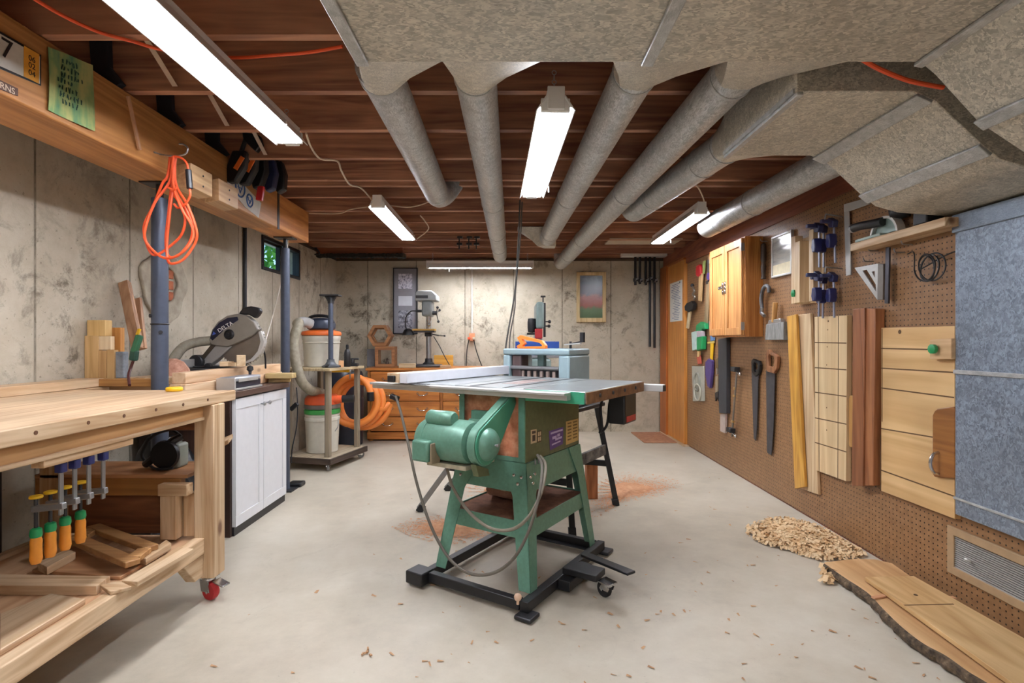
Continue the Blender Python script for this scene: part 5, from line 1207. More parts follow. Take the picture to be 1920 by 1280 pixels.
# lower row: boards and jigs
b1 = hang('honey_board', 'honey-coloured narrow board hanging at the edge of the jig row', 'board', 1490, 900)
part('board', rp([(1475,593),(1492,589),(1509,912),(1490,916)], .024, .018), wood('#b57f2e','#dca94e','z',.4,8), b1, .002)
b2 = hang('pale_board', 'pale tapering board hanging partly behind the honey board', 'board', 1510, 910)
part('board', rp([(1484,592),(1519,587),(1534,927),(1500,915)], .002, .018), pale('z'), b2, .002)
b3 = hang('grooved_jig', 'pale plywood strip jig crossed by dark grooves', 'jig', 1560, 890)
jq = [(1527,593),(1592,590),(1592,902),(1529,881)]
part('board', rp([(1527,594),(1588,591),(1586,902),(1529,881)], .002, .030), wood('#cdad80','#e2c99f','z',.45,4), b3, .002)
GB = flat('#5d4326', .8)
def groove(p0, p1, off, w, par):
    a, b = R(*p0, off), R(*p1, off)
    part('groove', MB().bar((PEG-off-.0003,a[0],a[1]),(PEG-off-.0003,b[0],b[1]),.0012,w,(0,0,1)) if abs(a[0]-b[0]) > abs(a[1]-b[1]) else MB().bar((PEG-off-.0003,a[0],a[1]),(PEG-off-.0003,b[0],b[1]),w,.0012,(1,0,0)), GB, par)
for a, b in ((642,643),(689,693),(735,743),(783,795),(829,847)): groove((1528,a),(1587,b),.032,.006,b3)
groove((1534,594),(1536,883),.032,.005,b3); groove((1572,592),(1571,896),.032,.005,b3)
for px, py in ((1553,602),(1552,618),(1551,650),(1550,684),(1550,764),(1550,806)):
    a = R(px, py, .032); part('hole', MB().cyl((PEG-.0318,*a),(PEG-.0326,*a),.006 if py < 610 else .004,n=12), GB, b3)
b3b = hang('rounded_board', 'small round-cornered board peeping out between the grooved jig and walnut strips', 'board', 1592, 830)
part('board', rp([(1591,747),(1593,741),(1602,742),(1602,838),(1593,838),(1591,833)], .001, .02), wood('#b4844a','#d7ab6c','z',.45,7), b3b, .003)
b4 = hang('walnut_strips', 'pair of dark reddish-brown strips standing out from the wall', 'board', 1618, 905)
WAL = wood('#6f4126','#935d3b','z',.42,8)
part('strip', rp([(1599,579),(1621,577),(1618,911),(1597,911)], .004, .06), WAL, b4, .003)
part('strip', rp([(1623,577),(1641,579),(1637,910),(1620,910)], .004, .05), wood('#865334','#a87048','z',.42,8), b4, .003)
b5 = hang('sheet_jig', 'large pale plywood panel with dark grooves and a brown handle plate', 'panel', 1715, 950)
PL = wood('#c59d68','#dcb985','y',.42,3)
part('panel', rp([(1652,614.5),(1790,611),(1790,973),(1652,920)], .004, .026), PL, b5, .002)
for a, b in ((652,656),(689,698),(726,745),(802,826),(880,930)): groove((1652,a+1),(1789,b),.030,.006,b5)
groove((1654,616),(1654,790),.030,.005,b5); groove((1651,815),(1651,920),.030,.005,b5)
yk = R(1687, 622, .03); part('hole', MB().cyl((PEG-.0298,*yk),(PEG-.0308,*yk),.010,n=14), GB, b5)
hp_ = part('handle_plate', rp([(1752,770),(1757,766),(1788,762),(1790,770),(1790,897),(1752,894),(1748,888),(1748,778)], .0312, .014), wood('#7a4a1e','#9a6530','y',.45,7), b5, .004)
a, b = R(1760,848,.046), R(1760,888,.046)
part('pull_handle', MB().tube([(PEG-.046,*a),(PEG-.07,a[0],a[1]-.01),(PEG-.082,a[0],(a[1]+b[1])/2),(PEG-.07,b[0],b[1]+.01),(PEG-.046,*b)], .007, 10), CHROME, hp_)
kbk = hang('stop_block', 'square wooden stop block with a green knob clipped to the plywood panel', 'jig', 1762, 673)
part('block', rp([(1743,637),(1783,634),(1783,673),(1743,673)], .033, .030), wood('#b99468','#d4b186','y',.5,6), kbk, .003)
a = R(1755,654,.065); part('knob', MB().lathe([(.010,0),(.020,-.008),(.021,-.022),(.008,-.026)], (PEG-.064,a[0],a[1]), 10, 'x'), GREENP, kbk)
# between cabinet and boards
hk = hang('hook_tool', 'grey padded bent hook hanging beside the oak cabinet', 'hook', 1434, 590)
part('bent_hook', MB().tube([(PEG-.04,)+R(x,y,.04) for x,y in ((1442,548),(1441,538),(1435,536),(1429,546),(1427,562),(1429,578))], .013, 10), flat('#5c5c5e', .6), hk)
part('metal_end', MB().tube([(PEG-.04,)+R(x,y,.04) for x,y in ((1429,576),(1428,586),(1433,592))], .014, 10), STEEL, hk)
br = hang('dust_brush', 'wide grey bristled bench brush with a wooden handle', 'brush', 1451, 637)
part('handle', MB().tube([(PEG-.035,)+R(x,y,.035) for x,y in ((1454,567),(1453,578),(1452,592),(1451,604))], .017, 12), wood('#b07c40','#d6a868','z',.45,10), br)
part('bristle_head', rp([(1436,608),(1469,603),(1469,637),(1434,637)], .01, .04), mottled('bristles', [(.3,'#63625f'),(.7,'#9c9b97')], 20, .8, (1,4,.5)), br, .004)
part('ferrule', rp([(1441,600),(1462,597),(1466,606),(1438,610)], .014, .032), STEEL, br, .003)
def saw(nm, label, blade, handle, hm, px, py):
    t = hang(nm, label, 'saw', px, py)
    part('blade', rp(blade, .015, .004), flat('#55555a', .4, .6, .25, 14), t)
    part('handle', MB().holed([R(*p,.03) for p in handle], [tuple(Vector(R(*p,.03)).lerp(Vector(c), .45)) for p, c in ((p, (sum(R(*q,.03)[0] for q in handle)/len(handle), sum(R(*q,.03)[1] for q in handle)/len(handle))) for p in handle)], 'x', PEG-.030, PEG-.006), hm, t, .004)
    return t
saw('hand_saw', 'narrow handsaw with a black handle hanging point down', [(1409,694),(1422,692),(1419,800),(1417,826),(1413,822)], [(1408,678),(1411,672),(1416,675),(1421,676),(1424,684),(1422,700),(1416,706),(1409,698)], BLACK, 1416, 825)
saw('hand_saw', 'broad handsaw with a brown wooden handle hanging point down', [(1436,694),(1453,690),(1450,800),(1446,853),(1438,848)], [(1435,664),(1439,654),(1445,660),(1452,662),(1457,668),(1456,690),(1450,700),(1437,696)], wood('#6b4028','#a5714b','z',.45,12), 1445, 850)
pc = hang('bar_clamp', 'long steel bar clamp with two screw heads on the tool wall', 'clamp', 1378, 820)
a, b = R(1382,690,.04), R(1372,818,.04)
part('bar', MB().bar((PEG-.04,*a),(PEG-.04,*b),.022,.010,(1,0,0)), flat('#85817a', .4, .7), pc, .002)
for px, py in ((1380,692),(1372,806)):
    q = R(px, py, .04)
    hd = part('jaw', MB().box(PEG-.07,PEG-.02,q[0]-.035,q[0]+.05,q[1]-.02,q[1]+.02), DARKSTEEL, pc, .005)
    part('screw', MB().cyl((PEG-.045,q[0]+.05,q[1]),(PEG-.045,q[0]-.09,q[1]-.035),.007).ball((PEG-.045,q[0]-.09,q[1]-.035),.014), CHROME, hd)
for py in (728, 742, 790):
    q = R(1378-(py-728)*.06, py, .04); part('collar', MB().box(PEG-.05,PEG-.03,q[0]-.016,q[0]+.016,q[1]-.009,q[1]+.009), flat('#c4a46a', .35, .7), pc, .002)
ll = hang('long_level', 'long dark level hanging under the oak cabinet', 'level', 1353, 775)
part('body', rp([(1346,636),(1362,633),(1362,775),(1348,774)], .003, .035), flat('#3d4046', .4, .3), ll, .003)
part('pale_end', rp([(1350,776),(1360,776),(1359,812),(1350,808)], .006, .02), flat('#b6a59a', .5), ll, .002)
# small tools by the door
ts_ = hang('caulk_gun', 'bright green handled gun hanging near the orange door', 'tool', 1311, 655)
part('body', rp([(1306,632),(1316,630),(1315,655),(1306,658)], .01, .05), GREENP, ts_, .008)
part('grip', rp([(1305,609),(1313,603),(1321,606),(1322,617),(1316,616),(1312,626),(1304,620)], .01, .04), GREENP, ts_, .006)
part('collar', rp([(1306,620),(1315,620),(1315,632),(1306,632)], .012, .04), flat('#b9a9b0', .5), ts_, .004)
part('nozzle', rp([(1307,658),(1311,657),(1310,669),(1307,669)], .02, .02), flat('#d9b57a', .5), ts_, .004)
solo('pale_card', rp([(1296,623),(1303,621),(1304,655),(1298,657)], .004, .02), flat('#b9cfc6', .6), 'pale greenish packet hanging behind the green gun', 'packet', bevel=.002)
rbk = hang('red_scraper', 'red headed scraper with a long wooden handle hung high near the door', 'tool', 1310, 520)
part('head', rp([(1305,499),(1311,495),(1313,514),(1308,519),(1304,515)], .02, .03), RED, rbk, .005)
part('handle', rp([(1310,515),(1316,512),(1313,565),(1309,563)], .02, .02), wood('#a08056','#c9a878','z',.5,10), rbk, .004)
yst = hang('long_rule', 'long brown wooden rule hanging by the oak cabinet edge', 'ruler', 1325, 605)
part('rule', rp([(1324,530),(1330,527),(1326,606),(1320,604)], .006, .012), wood('#7d6a50','#a08a68','z',.5,10), yst, .002)
part('brass_tip', rp([(1323,527),(1327,525),(1327,532),(1323,533)], .006, .015), DARKSTEEL, yst, .002)
hm = hang('hammer', 'dark headed hammer with a pale handle hanging against the door edge', 'hammer', 1288, 610)
part('head', rp([(1283,574),(1287,568),(1296,564),(1300,570),(1298,580),(1290,585),(1284,582)], .02, .04), BLACK, hm, .006)
part('handle', rp([(1290,582),(1294,583),(1289,616),(1286,615)], .03, .02), wood('#b9a27a','#d8c49c','z',.5,10), hm, .004)
dk = hang('drill_brace', 'small metal drill brace hanging above the hammer', 'tool', 1302, 560)
part('crank', MB().tube([(PEG-.04,)+R(x,y,.04) for x,y in ((1298,537),(1302,545),(1299,552),(1303,556),(1301,561))], .012, 8), flat('#8b8175', .4, .6), dk)
part('head', MB().ball((PEG-.04,)+R(1298,535,.04), .02), DARKSTEEL, dk)
pp_ = hang('purple_tool', 'purple capped tool hanging near the cabinet top corner', 'tool', 1328, 523)
part('cap', rp([(1325,512),(1332,510),(1333,522),(1328,526),(1324,522)], .02, .04), flat('#4d3b78', .5), pp_, .006)
part('shank', rp([(1325,488),(1332,484),(1331,510),(1326,512)], .03, .02), flat('#4a4a44', .5), pp_, .004)
ygn = hang('green_file', 'thin green and grey file hung between the red scraper and purple tool', 'file', 1319, 512)
part('blade', rp([(1318,490),(1322,488),(1320,513),(1317,513)], .02, .01), flat('#8fa05a', .5), ygn, .002)
bl = hang('blue_square', 'blue handled try square with a yellow blade end beneath the rule', 'square', 1333, 640)
part('stock', rp([(1329,602),(1335,600),(1337,638),(1332,640)], .01, .02), flat('#5d83b0', .45), bl, .003)
part('blade', rp([(1332,642),(1337,641),(1335,676),(1331,674)], .012, .01), YELLOW, bl, .002)
part('cross_piece', rp([(1326,641),(1338,639),(1338,643),(1326,644)], .012, .012), flat('#d8c06a', .5), bl, .002)
pv = hang('purple_chalk_line', 'purple tool dangling below the yellow tipped square', 'tool', 1328, 725)
part('body', rp([(1322,678),(1328,672),(1334,676),(1333,700),(1330,728),(1326,724),(1322,702)], .01, .03), flat('#4b3a72', .5), pv, .006)
rd = hang('red_pencil', 'small red tool hanging under the green gun', 'tool', 1309, 682)
part('body', rp([(1306,668),(1311,664),(1313,682),(1308,683)], .015, .02), flat('#b5513c', .5), rd, .004)
gg_ = hang('router_template', 'grey panel with oval cut rings hung low by the door', 'template', 1308, 752)
part('panel', rp([(1297,686),(1319,686),(1320,752),(1299,752)], .004, .012), flat('#a9a798', .6), gg_, .002)
c = R(1307, 716, .02); part('oval_ring', MB().ring((PEG-.02,c[0],c[1]), .075, .010, 'x', 28, 6, 1.2), flat('#8d8c80', .6), gg_)
c = R(1309, 735, .02); part('oval_ring', MB().ring((PEG-.028,c[0],c[1]), .09, .008, 'x', 28, 6, .9), flat('#bcb9a8', .6), gg_)
wr = hang('wrench', 'thin steel wrench hanging beside the dark level', 'wrench', 1343, 745)
part('shank', rp([(1341,705),(1345,704),(1345,740),(1341,742)], .01, .01), flat('#b5a78e', .4, .6), wr, .002)
part('jaw', rp([(1340,736),(1347,733),(1347,752),(1344,744),(1341,752)], .008, .016), DARKSTEEL, wr, .002)
wr2 = hang('screwdriver', 'small dark screwdriver hanging over the steel wrench', 'screwdriver', 1344, 700)
part('handle', rp([(1342,672),(1346,671),(1346,690),(1342,690)], .01, .02), flat('#6f5d3f', .5), wr2, .004)
part('shank', rp([(1343,690),(1345,690),(1345,702),(1343,702)], .015, .008), STEEL, wr2)

# return-air grille
gr = thing('return_grille', 'tan framed metal air grille low on the tool wall', 'grille', (PEG, 2.0, .1))
gy1 = R(1776,0,.012)[0]; gz1 = R(1776,983,.012)[1]; gz0 = R(1776,1071,.012)[1]; gy0 = 1.45
TAN = flat('#a58a69', .5, 0, .1)
part('frame', MB().holed([(gy0,gz0),(gy1,gz0),(gy1,gz1),(gy0,gz1)], [(gy0+.05,gz0+.035),(gy1-.035,gz0+.035),(gy1-.035,gz1-.035),(gy0+.05,gz1-.035)], 'x', PEG-.014, PEG-.001), TAN, gr, .003)
part('backing', MB().box(PEG-.004,PEG-.001,gy0+.04,gy1-.03,gz0+.03,gz1-.03), BLACK, gr)
n = 15
for i in range(n):
    z = gz0+.04+(gz1-gz0-.08)*i/(n-1)
    part('louvre', MB().hexa([(PEG-.011,gy0+.05,z-.004),(PEG-.011,gy1-.036,z-.004),(PEG-.010,gy1-.036,z-.0035),(PEG-.010,gy0+.05,z-.0035),(PEG-.006,gy0+.05,z-.0005),(PEG-.006,gy1-.036,z-.0005),(PEG-.005,gy1-.036,z+.0),(PEG-.005,gy0+.05,z+.0)]), flat('#a39e95', .4, .4), gr)
a = R(1817, 1052, .016); part('lever', MB().bar((PEG-.012,a[0],a[1]),(PEG-.035,a[0]-.005,a[1]+.012),.012,.008), flat('#e8e6e0', .4), gr, .002)

# ================================================================ THINGS ON THE BEAM AND AMONG THE JOISTS
BF = -1.60
def Bm(px, py, off=0.0): q = onX(px, py, BF+off); return (q.y, q.z)
def bp_(pts, off, th): return MB().prism([Bm(px, py, off+th) for px, py in pts], 'x', BF+off, BF+off+th)
lp = thing('number_plate', 'white number plate with an orange date tag nailed to the timber beam', 'number plate', (BF,1.72,1.99))
pq = [(-40,35),(77,103),(77,161),(-40,112)]
part('plate', bp_(pq, .001, .002), flat('#c9c6bb', .5), lp)
part('orange_tag', bp_([(45,85),(74,102),(73,157),(45,143)], .0032, .001), flat('#d99a34', .5), lp)
part('border', MB().holed([Bm(*p,.0035) for p in pq], [Bm(*p,.0035) for p in ((-38,41),(75.3,106),(75.3,157.5),(-38,107))], 'x', BF+.0032, BF+.004), BLACK, lp)
def btext(nm, body, size, px, py, m, par, off=.0045):
    y, z = Bm(px, py, off); return text(nm, body, size, m, par, frameM((BF+off, y, z), (0,1,0), (0,0,1)), .0004)
btext('plate_digit', '7', .088, 13, 94, BLACK, lp)
for k, (l, py) in enumerate((('06',111),('02',124),('04',138))): btext('tag_digits', l, .026, 60, py, BLACK, lp)
nl = thing('name_strip', 'small dark strip with pale letters under the number plate', 'sign', (BF,1.7,1.93))
part('strip', bp_([(-30,135),(34,166),(34,180),(-30,155)], .001, .003), flat('#4a2b1c', .5), nl)
btext('strip_letters', 'RNS', .028, 14, 166, flat('#c9b39a', .6), nl)
gs = thing('painted_sheet', 'green painted paper sheet with dark handwriting pinned to the beam', 'sheet', (BF,1.94,1.93))
def sheet():
    m = MB(); n = 10; rows = []
    for j in range(n+1):
        row = []
        for i in range(n+1):
            u, v = i/n, j/n
            px = 92+(177-92)*u; py = (88+(122-88)*u)*(1-v)+(206+(246-206)*u)*v
            y, z = Bm(px, py, .01)
            row.append(Vector((BF+.006+.004*math.sin(5*u+3*v)+(.01*(u-.9) if u > .9 else 0), y, z)))
        rows.append(row)
    A = [[m.v(p) for p in r] for r in rows]; B = [[m.v(p+Vector((.0012,0,0))) for p in r] for r in rows]
    for j in range(n):
        for i in range(n):
            m.f([A[j][i],A[j][i+1],A[j+1][i+1],A[j+1][i]]); m.f([B[j][i],B[j][i+1],B[j+1][i+1],B[j+1][i]])
    for k in range(n):
        for a, b in (((0,k),(0,k+1)),((n,k),(n,k+1)),((k,0),(k+1,0)),((k,n),(k+1,n))): m.f([A[a[0]][a[1]],A[b[0]][b[1]],B[b[0]][b[1]],B[a[0]][a[1]]])
    return m
def greenmat():
    t = NT('green_sheet'); v = t.coords((1,14,2), False); n = t.noise(v, 1.4, 4); n2 = t.noise(t.coords((1,1,1), False), 30, 4)
    return t.out(t.ramp(t.math('ADD', t.math('MULTIPLY', n, .8), t.math('MULTIPLY', n2, .2)), [(.38,'#4a8468'),(.5,'#7f9a62'),(.62,'#a9a96a')]), .8)
part('sheet', sheet(), greenmat(), gs)
wr_ = MB()
for k in range(7):
    u0 = .28+random.uniform(-.05,.08); v0 = .12+.105*k
    for i in range(5+k % 3):
        u = u0+.075*i; v = v0+random.uniform(-.008,.008)
        for s in range(2):
            du, dv = random.uniform(-.03,.03), random.uniform(.015,.045)*random.choice((-1,1))
            pts = []
            for (a, b) in ((u,v-dv),(u+du,v+dv)):
                px = 92+85*a; py = (88+34*a)*(1-b)+(206+40*a)*b; y, z = Bm(px, py, .02); pts.append((BF+.0135,y,z))
            wr_.bar(pts[0], pts[1], .0035, .0012, (1,0,0))
part('handwriting', wr_, flat('#1f4a3c', .7), gs)
solo('thin_stick', MB().bar((BF+.03,*Bm(240,180,.03)), (BF+.015,*Bm(262,281,.015)), .014, .010, (1,0,0)), flat('#b78d6e', .6), 'thin pale stick leaning against the face of the timber beam', 'stick', bevel=.002)
# orange extension cord on a hook
xc = thing('extension_cord', 'orange extension cord hanging in loops from a hook on the beam', 'cord', tuple(P(322,495,2.42)))
def OC(px, py, dy=0): return P(px, py, 2.40+dy)
part('hook', MB().tube([(BF,*Bm(288,285)), OC(300,289,.02), OC(318,292), OC(335,292), OC(348,288), OC(352,278), OC(345,271), OC(336,270)], .004, 8), STEEL, xc)
loops = [
 [(326,292),(318,340),(290,380),(272,430),(275,455),(300,480),(322,483),(345,470),(362,445),(358,420),(340,390),(325,345),(326,294)],
 [(328,292),(330,345),(352,385),(368,430),(366,455),(345,485),(325,494),(315,488),(313,455),(318,400),(324,350),(323,294)],
 [(320,292),(314,330),(304,345),(288,385),(270,425),(278,465),(292,478),(318,462),(340,440),(347,410),(336,380),(320,350),(327,296)],
 [(330,294),(322,345),(316,400),(311,450),(316,480),(335,478),(355,455),(361,428),(350,395),(332,365),(318,320),(319,294)]]
for k, L in enumerate(loops): part('loop', MB().tube([OC(x, y, .012*k-.02+.01*math.sin(i*1.7+k)) for i, (x, y) in enumerate(L)], .0058, 8), CORD_O, xc)
part('tie_wrap', MB().tube([OC(x, y, dy) for x, y, dy in ((316,352,-.03),(324,356,-.03),(330,352,-.03),(328,348,.03),(318,349,.03),(316,352,-.03))], .005, 6), CORD_O, xc)
part('socket_tail', MB().tube([OC(327,293,-.02), OC(340,296,-.03), OC(350,306,-.03), OC(353,320,-.03)], .005, 8), CORD_O, xc)
part('socket', MB().cyl(OC(353,318,-.03), OC(356,354,-.03), .013, n=14), BLACK, xc, .003)
part('socket_tail', MB().tube([OC(356,354,-.03), OC(356,368,-.03), OC(346,384,-.02), OC(334,390,0), OC(326,382,0)], .005, 8), CORD_O, xc)
# wooden hanger blocks
for i, (y0, y1, lab) in enumerate(((2.53, 2.67, 'cut wood block fixed low on the beam face behind the orange cord'), (2.77, 2.92, 'cut wood block low on the beam face next to the white printed paper'))):
    t = thing('hanger_block', lab, 'block', (BF+.05, (y0+y1)/2, 1.85), 0)
    part('block', MB().hexa([(BF-.05,y0,1.852),(BF+.10,y0-.03,1.852),(BF+.10,y1,1.852),(BF-.05,y1+.03,1.852),(BF-.05,y0,1.903),(BF+.10,y0-.03,1.965),(BF+.10,y1,1.965),(BF-.05,y1+.03,1.903)]) if False else MB().hexa([(BF+.002,y0,1.852),(BF+.10,y0-.04,1.852),(BF+.10,y1,1.852),(BF+.002,y1+.04,1.852),(BF+.002,y0,1.965),(BF+.10,y0-.04,1.965),(BF+.10,y1,1.965),(BF+.002,y1+.04,1.965)]), wood('#b08a62','#d3b184','y',.5,7), t, .003)
    for dz in (.03, .08): part('screw', MB().cyl((BF+.0995,y0+.06,1.852+dz),(BF+.102,y0+.06,1.852+dz),.005,n=10), BLACK, t)
wp = thing('printed_paper', 'crumpled white paper with two blue round emblems on the beam', 'paper', (BF,3.1,2.0))
part('sheet', bp_([(431,318),(490,381),(485,408),(460,388),(426,348)], .002, .0015), flat('#c9c6bb', .7, 0, .1), wp)
EB = flat('#3b5f96', .6)
for (px, py, r) in ((450,352,.052),(468,376,.036)):
    y, z = Bm(px, py, .004); part('emblem_ring', MB().ring((BF+.0042,y,z), r, .006, 'x', 28, 4), EB, wp)
    part('emblem_strokes', MB().bar((BF+.0042,y-r*.6,z+r*.5),(BF+.0042,y,z-r*.6),.004,.006,(1,0,0)).bar((BF+.0042,y,z-r*.6),(BF+.0042,y+r*.6,z+r*.5),.004,.006,(1,0,0)).bar((BF+.0042,y-r*.5,z),(BF+.0042,y+r*.5,z),.004,.006,(1,0,0)), EB, wp)
# clamps clipped along the beam top
specs = ((448,300,3.02,.35,True,'black clamp with an orange pad clipped first along the beam top'),(470,305,3.12,.3,True,'black clamp with an orange pad clipped second along the beam top'),(488,312,3.22,.15,False,'dark clamp with a red trigger hanging from the beam top'),(505,318,3.32,.0,False,'dark blue clamp bunched near the end of the beam clamps'),(520,322,3.42,-.1,False,'black clamp at the far end of the beam clamps'))
for i, (px, py, y, tilt, pad, lab) in enumerate(specs):
    c = P(px, py, y); c.x = BF+.05+.012*i
    t = thing('hand_clamp', lab, 'clamp', tuple(c), 0, 'hand clamps on the timber beam')
    M = Matrix.Translation(c) @ Matrix.Rotation(tilt, 4, 'Y') @ Matrix.Scale(1.25, 4)
    mm = BLACK if i != 3 else flat('#20284a', .45)
    part('bar', MB(M).box(-.006,.006,-.010,.010,-.10,.12), DARKSTEEL, t, .002)
    part('grip', MB(M).prism([(-.03,.03),(.03,.05),(.045,-.02),(.03,-.10),(-.005,-.115),(-.03,-.06)], 'y', -.022, .022), mm, t, .010)
    part('jaw', MB(M).prism([(-.02,.125),(.06,.135),(.085,.10),(.07,.06),(.0,.09)], 'y', -.018, .018), mm, t, .006)
    if pad: part('pad', MB(M).obox((.022,-.024,-.015), (.020,.006,.065), (0,.2,0)), ORANGE, t, .002)
    if i == 2: part('trigger', MB(M).obox((.03,-.01,-.13), (.03,.02,.07)), RED, t, .004)
ch = thing('steel_strap', 'dark perforated strap hanging at the joint of the beam', 'strap', tuple(Bm(518,428)[:0])+(BF-.01,3.655,1.90))
part('strap', MB().box(BF-.004,BF+.001,3.643,3.668,1.90,2.168), DARKSTEEL, ch)
# joist brackets and light bridging straps
for i, (px, py, k) in enumerate(((203,150,0),(322,222,1),(408,275,2))):
    yj = 1.83+.4064*k+.4064
    yb = yj-.019
    c = P(px, py, yb)
    b = solo('steel_bracket', MB().prism([(-1.72,2.171),(-1.63,2.171),(-1.60,2.19),(-1.655,2.26),(-1.66,2.40),(-1.74,2.40)], 'y', yb-.03, yb-.002), flat('#30343c', .6, .2), ('dark metal bracket where the nearest visible joist sits on the beam','dark metal bracket on the second joist along the beam','dark metal bracket on the third joist along the beam')[i], 'bracket', 'joist brackets on the beam', .003)
for i, k in enumerate((0,1,2)):
    ya, yb = 1.83+.4064*k+.02, 1.83+.4064*(k+1)-.02
    t = thing('bridging_strap', ('pale steel bridging strap in the nearest bay beside the beam','pale steel bridging strap in the second bay beside the beam','pale steel bridging strap in the third bay beside the beam')[i], 'strap', (-1.5,ya,2.2), 0, 'steel bridging between joists')
    x = -1.40
    part('strip', MB().bar((x,ya,2.39),(x,yb,2.19),.022,.002,(0,0,1)), flat('#b6a697', .5, .3), t)
    part('strip', MB().bar((x+.05,ya,2.19),(x+.05,yb,2.39),.022,.002,(0,0,1)), flat('#b6a697', .5, .3), t)
# cables
JZ = 2.172
def onJ(px, py, dz=0): return onZ(px, py, JZ-dz)
solo('lamp_cable', MB().tube([onJ(574,250,.03), onJ(583,275,.04), onJ(600,297,.015), onJ(632,302,.008), onJ(640,320,.05), onJ(655,345,.05), onJ(672,350,.01), onJ(683,358,.01), onJ(695,372,.04), onJ(704,384,.06)], .0055, 8), flat('#d8c9b4', .6), 'pale cable sagging from the long lamp to the next lamp', 'cable')
solo('lamp_cable', MB().tube([onJ(782,448,.05), onJ(803,430,.06), onJ(797,415,.02), onJ(788,404,.01)], .005, 8), flat('#d8c9b4', .6), 'short pale cable looping up from the lamp beyond the beam', 'cable')
solo('joist_cable', MB().tube([onJ(580,400,.01), onJ(635,400,.03), onJ(660,392,.01), onJ(720,385,.01), onJ(770,388,.02), onJ(815,375,.01)], .005, 8), flat('#c9b49a', .6), 'thin tan cable strung across under the far joists', 'cable')
solo('lamp_cable', MB().tube([onJ(1322,386,.022), onJ(1318,370,.035), onJ(1308,350,.03), onJ(1295,340,.01)], .005, 8), flat('#d8c9b4', .6), 'pale cable curving up from the lamp over the tool wall', 'cable')
solo('orange_cable', MB().tube([onJ(55,-8,.015), onJ(110,25,.015), onJ(180,58,.012), onJ(250,78,.010), onJ(300,92,.02), onJ(390,105,.03), onJ(450,108,.03), onJ(520,103,.03), onJ(580,98,.012), onJ(642,87,.012)], .006, 8), CORD_O, 'orange cable strung under the nearest joists behind the long lamp', 'cable')
solo('orange_cable', MB().tube([P(1618,112,1.60), P(1650,130,1.62), P(1700,150,1.64), P(1745,160,1.65), P(1768,164,1.66)], .007, 8), CORD_O, 'orange cable crossing the dark gap between the two box ducts', 'cable')
solo('wood_cleat', MB().box(-.26,-.20,2.66,2.69,2.18,2.40), wood('#b0713a','#d39a58','z',.5,7), 'orange-brown wood cleat nailed to a joist between the pipes', 'cleat', bevel=.002)
solo('ceiling_plank', MB().box(1.0,1.75,5.46,5.76,2.176,2.19), flat('#b7a995', .7, 0, .1), 'pale board laid flat across the far joists over the picture', 'board', bevel=.002)
for i, px in enumerate((861, 879, 893)):
    y = 5.38
    a, b = P(px, 437, y), P(px, 467, y)
    t = thing('ceiling_clamp', ('dark clamp hanging from the far joists, nearest the beam of three','dark clamp hanging from the far joists, middle of three','dark clamp hanging from the far joists, nearest the straight pipe of three')[i], 'clamp', tuple(b), 0, 'dark clamps under the far joists')
    part('bar', MB().box(a.x-.006,a.x+.006,y-.01,y+.01,b.z,JZ-.001), BLACK, t, .002)
    part('jaw', MB().box(a.x-.025,a.x+.03,y-.012,y+.012,b.z+.04,b.z+.065), DARKSTEEL, t, .003)
    part('jaw', MB().box(a.x-.02,a.x+.035,y-.012,y+.012,b.z+.11,b.z+.13), DARKSTEEL, t, .003)
cb2 = solo('wire_tangle', MB().tube([P(570+30*random.random(), 445+30*random.random(), 5.9+.1*random.random()) for _ in range(16)], .008, 6), BLACK, 'tangle of black wire in the corner over the small window', 'wire')

# ================================================================ ON THE FLOOR
sl = thing('bark_slab', 'long live-edge wood slab with dark bark lying along the tool wall', 'slab', (1.5,2.0,0))
top = [(1546,1054),(1575,1050),(1605,1047),(1640,1048),(1672,1055),(1715,1085),(1790,1128),(1860,1166),(1920,1200),(2050,1275)]
low = [(1546,1056),(1580,1080),(1627,1111),(1655,1140),(1689,1173),(1730,1205),(1774,1229),(1815,1258),(1858,1284),(1960,1350)]
SZ = .042
T = [onZ(x,y,SZ) for x,y in top]; Lw = [onZ(x,y,SZ) for x,y in low]
T = [Vector((min(p.x, PEG-.015), p.y, p.z)) for p in T]
def slabmesh():
    m = MB()
    return m.loft([[(t.x,t.y,.003),(l.x+.012*math.sin(3*i),l.y,.003),(l.x,l.y,SZ),(t.x,t.y,SZ)] for i, (t, l) in enumerate(zip(T, Lw))])
part('plank', slabmesh(), wood('#b58a5a','#d8b080','y',.55,4), sl, .002)
def bark():
    m = MB(); rings = []
    P2 = catmull(Lw, 5); 
    for i, p in enumerate(P2):
        w = .010+.008*random.random(); j = random.uniform(-.006,.006)
        rings.append([(p.x-.001,p.y,.004),(p.x-w+j,p.y-w*.6,.008),(p.x-w*1.3+j,p.y-w*.7,.024),(p.x-w*.7,p.y-w*.4,SZ-.003),(p.x-.001,p.y,SZ+.0005)])
    return m.loft(rings)
part('bark_edge', bark(), mottled('bark', [(.35,'#2c2319'),(.55,'#5a4a38'),(.75,'#86745c')], 40, .95), sl, 0, 'dark rough bark edge')
ob_ = thing('oak_plank', 'thin straight plank lying on top of the bark-edged slab', 'board', (1.55,1.8,SZ))
oq = [onZ(x,y,SZ+.026) for x,y in ((1622,1081),(1713,1079),(1990,1235),(1990,1345))]
part('plank', MB().hexa([(p.x,p.y,SZ+.008) for p in oq]+[(p.x,p.y,SZ+.026) for p in oq]), wood('#b78f5c','#d6b481','y',.5,5), ob_, .002)
a, b = onZ(1695,1134,SZ+.0265), onZ(1788,1132,SZ+.0265); part('scribed_line', MB().bar(a, b, .006, .001), flat('#6b4d2c', .7), ob_)
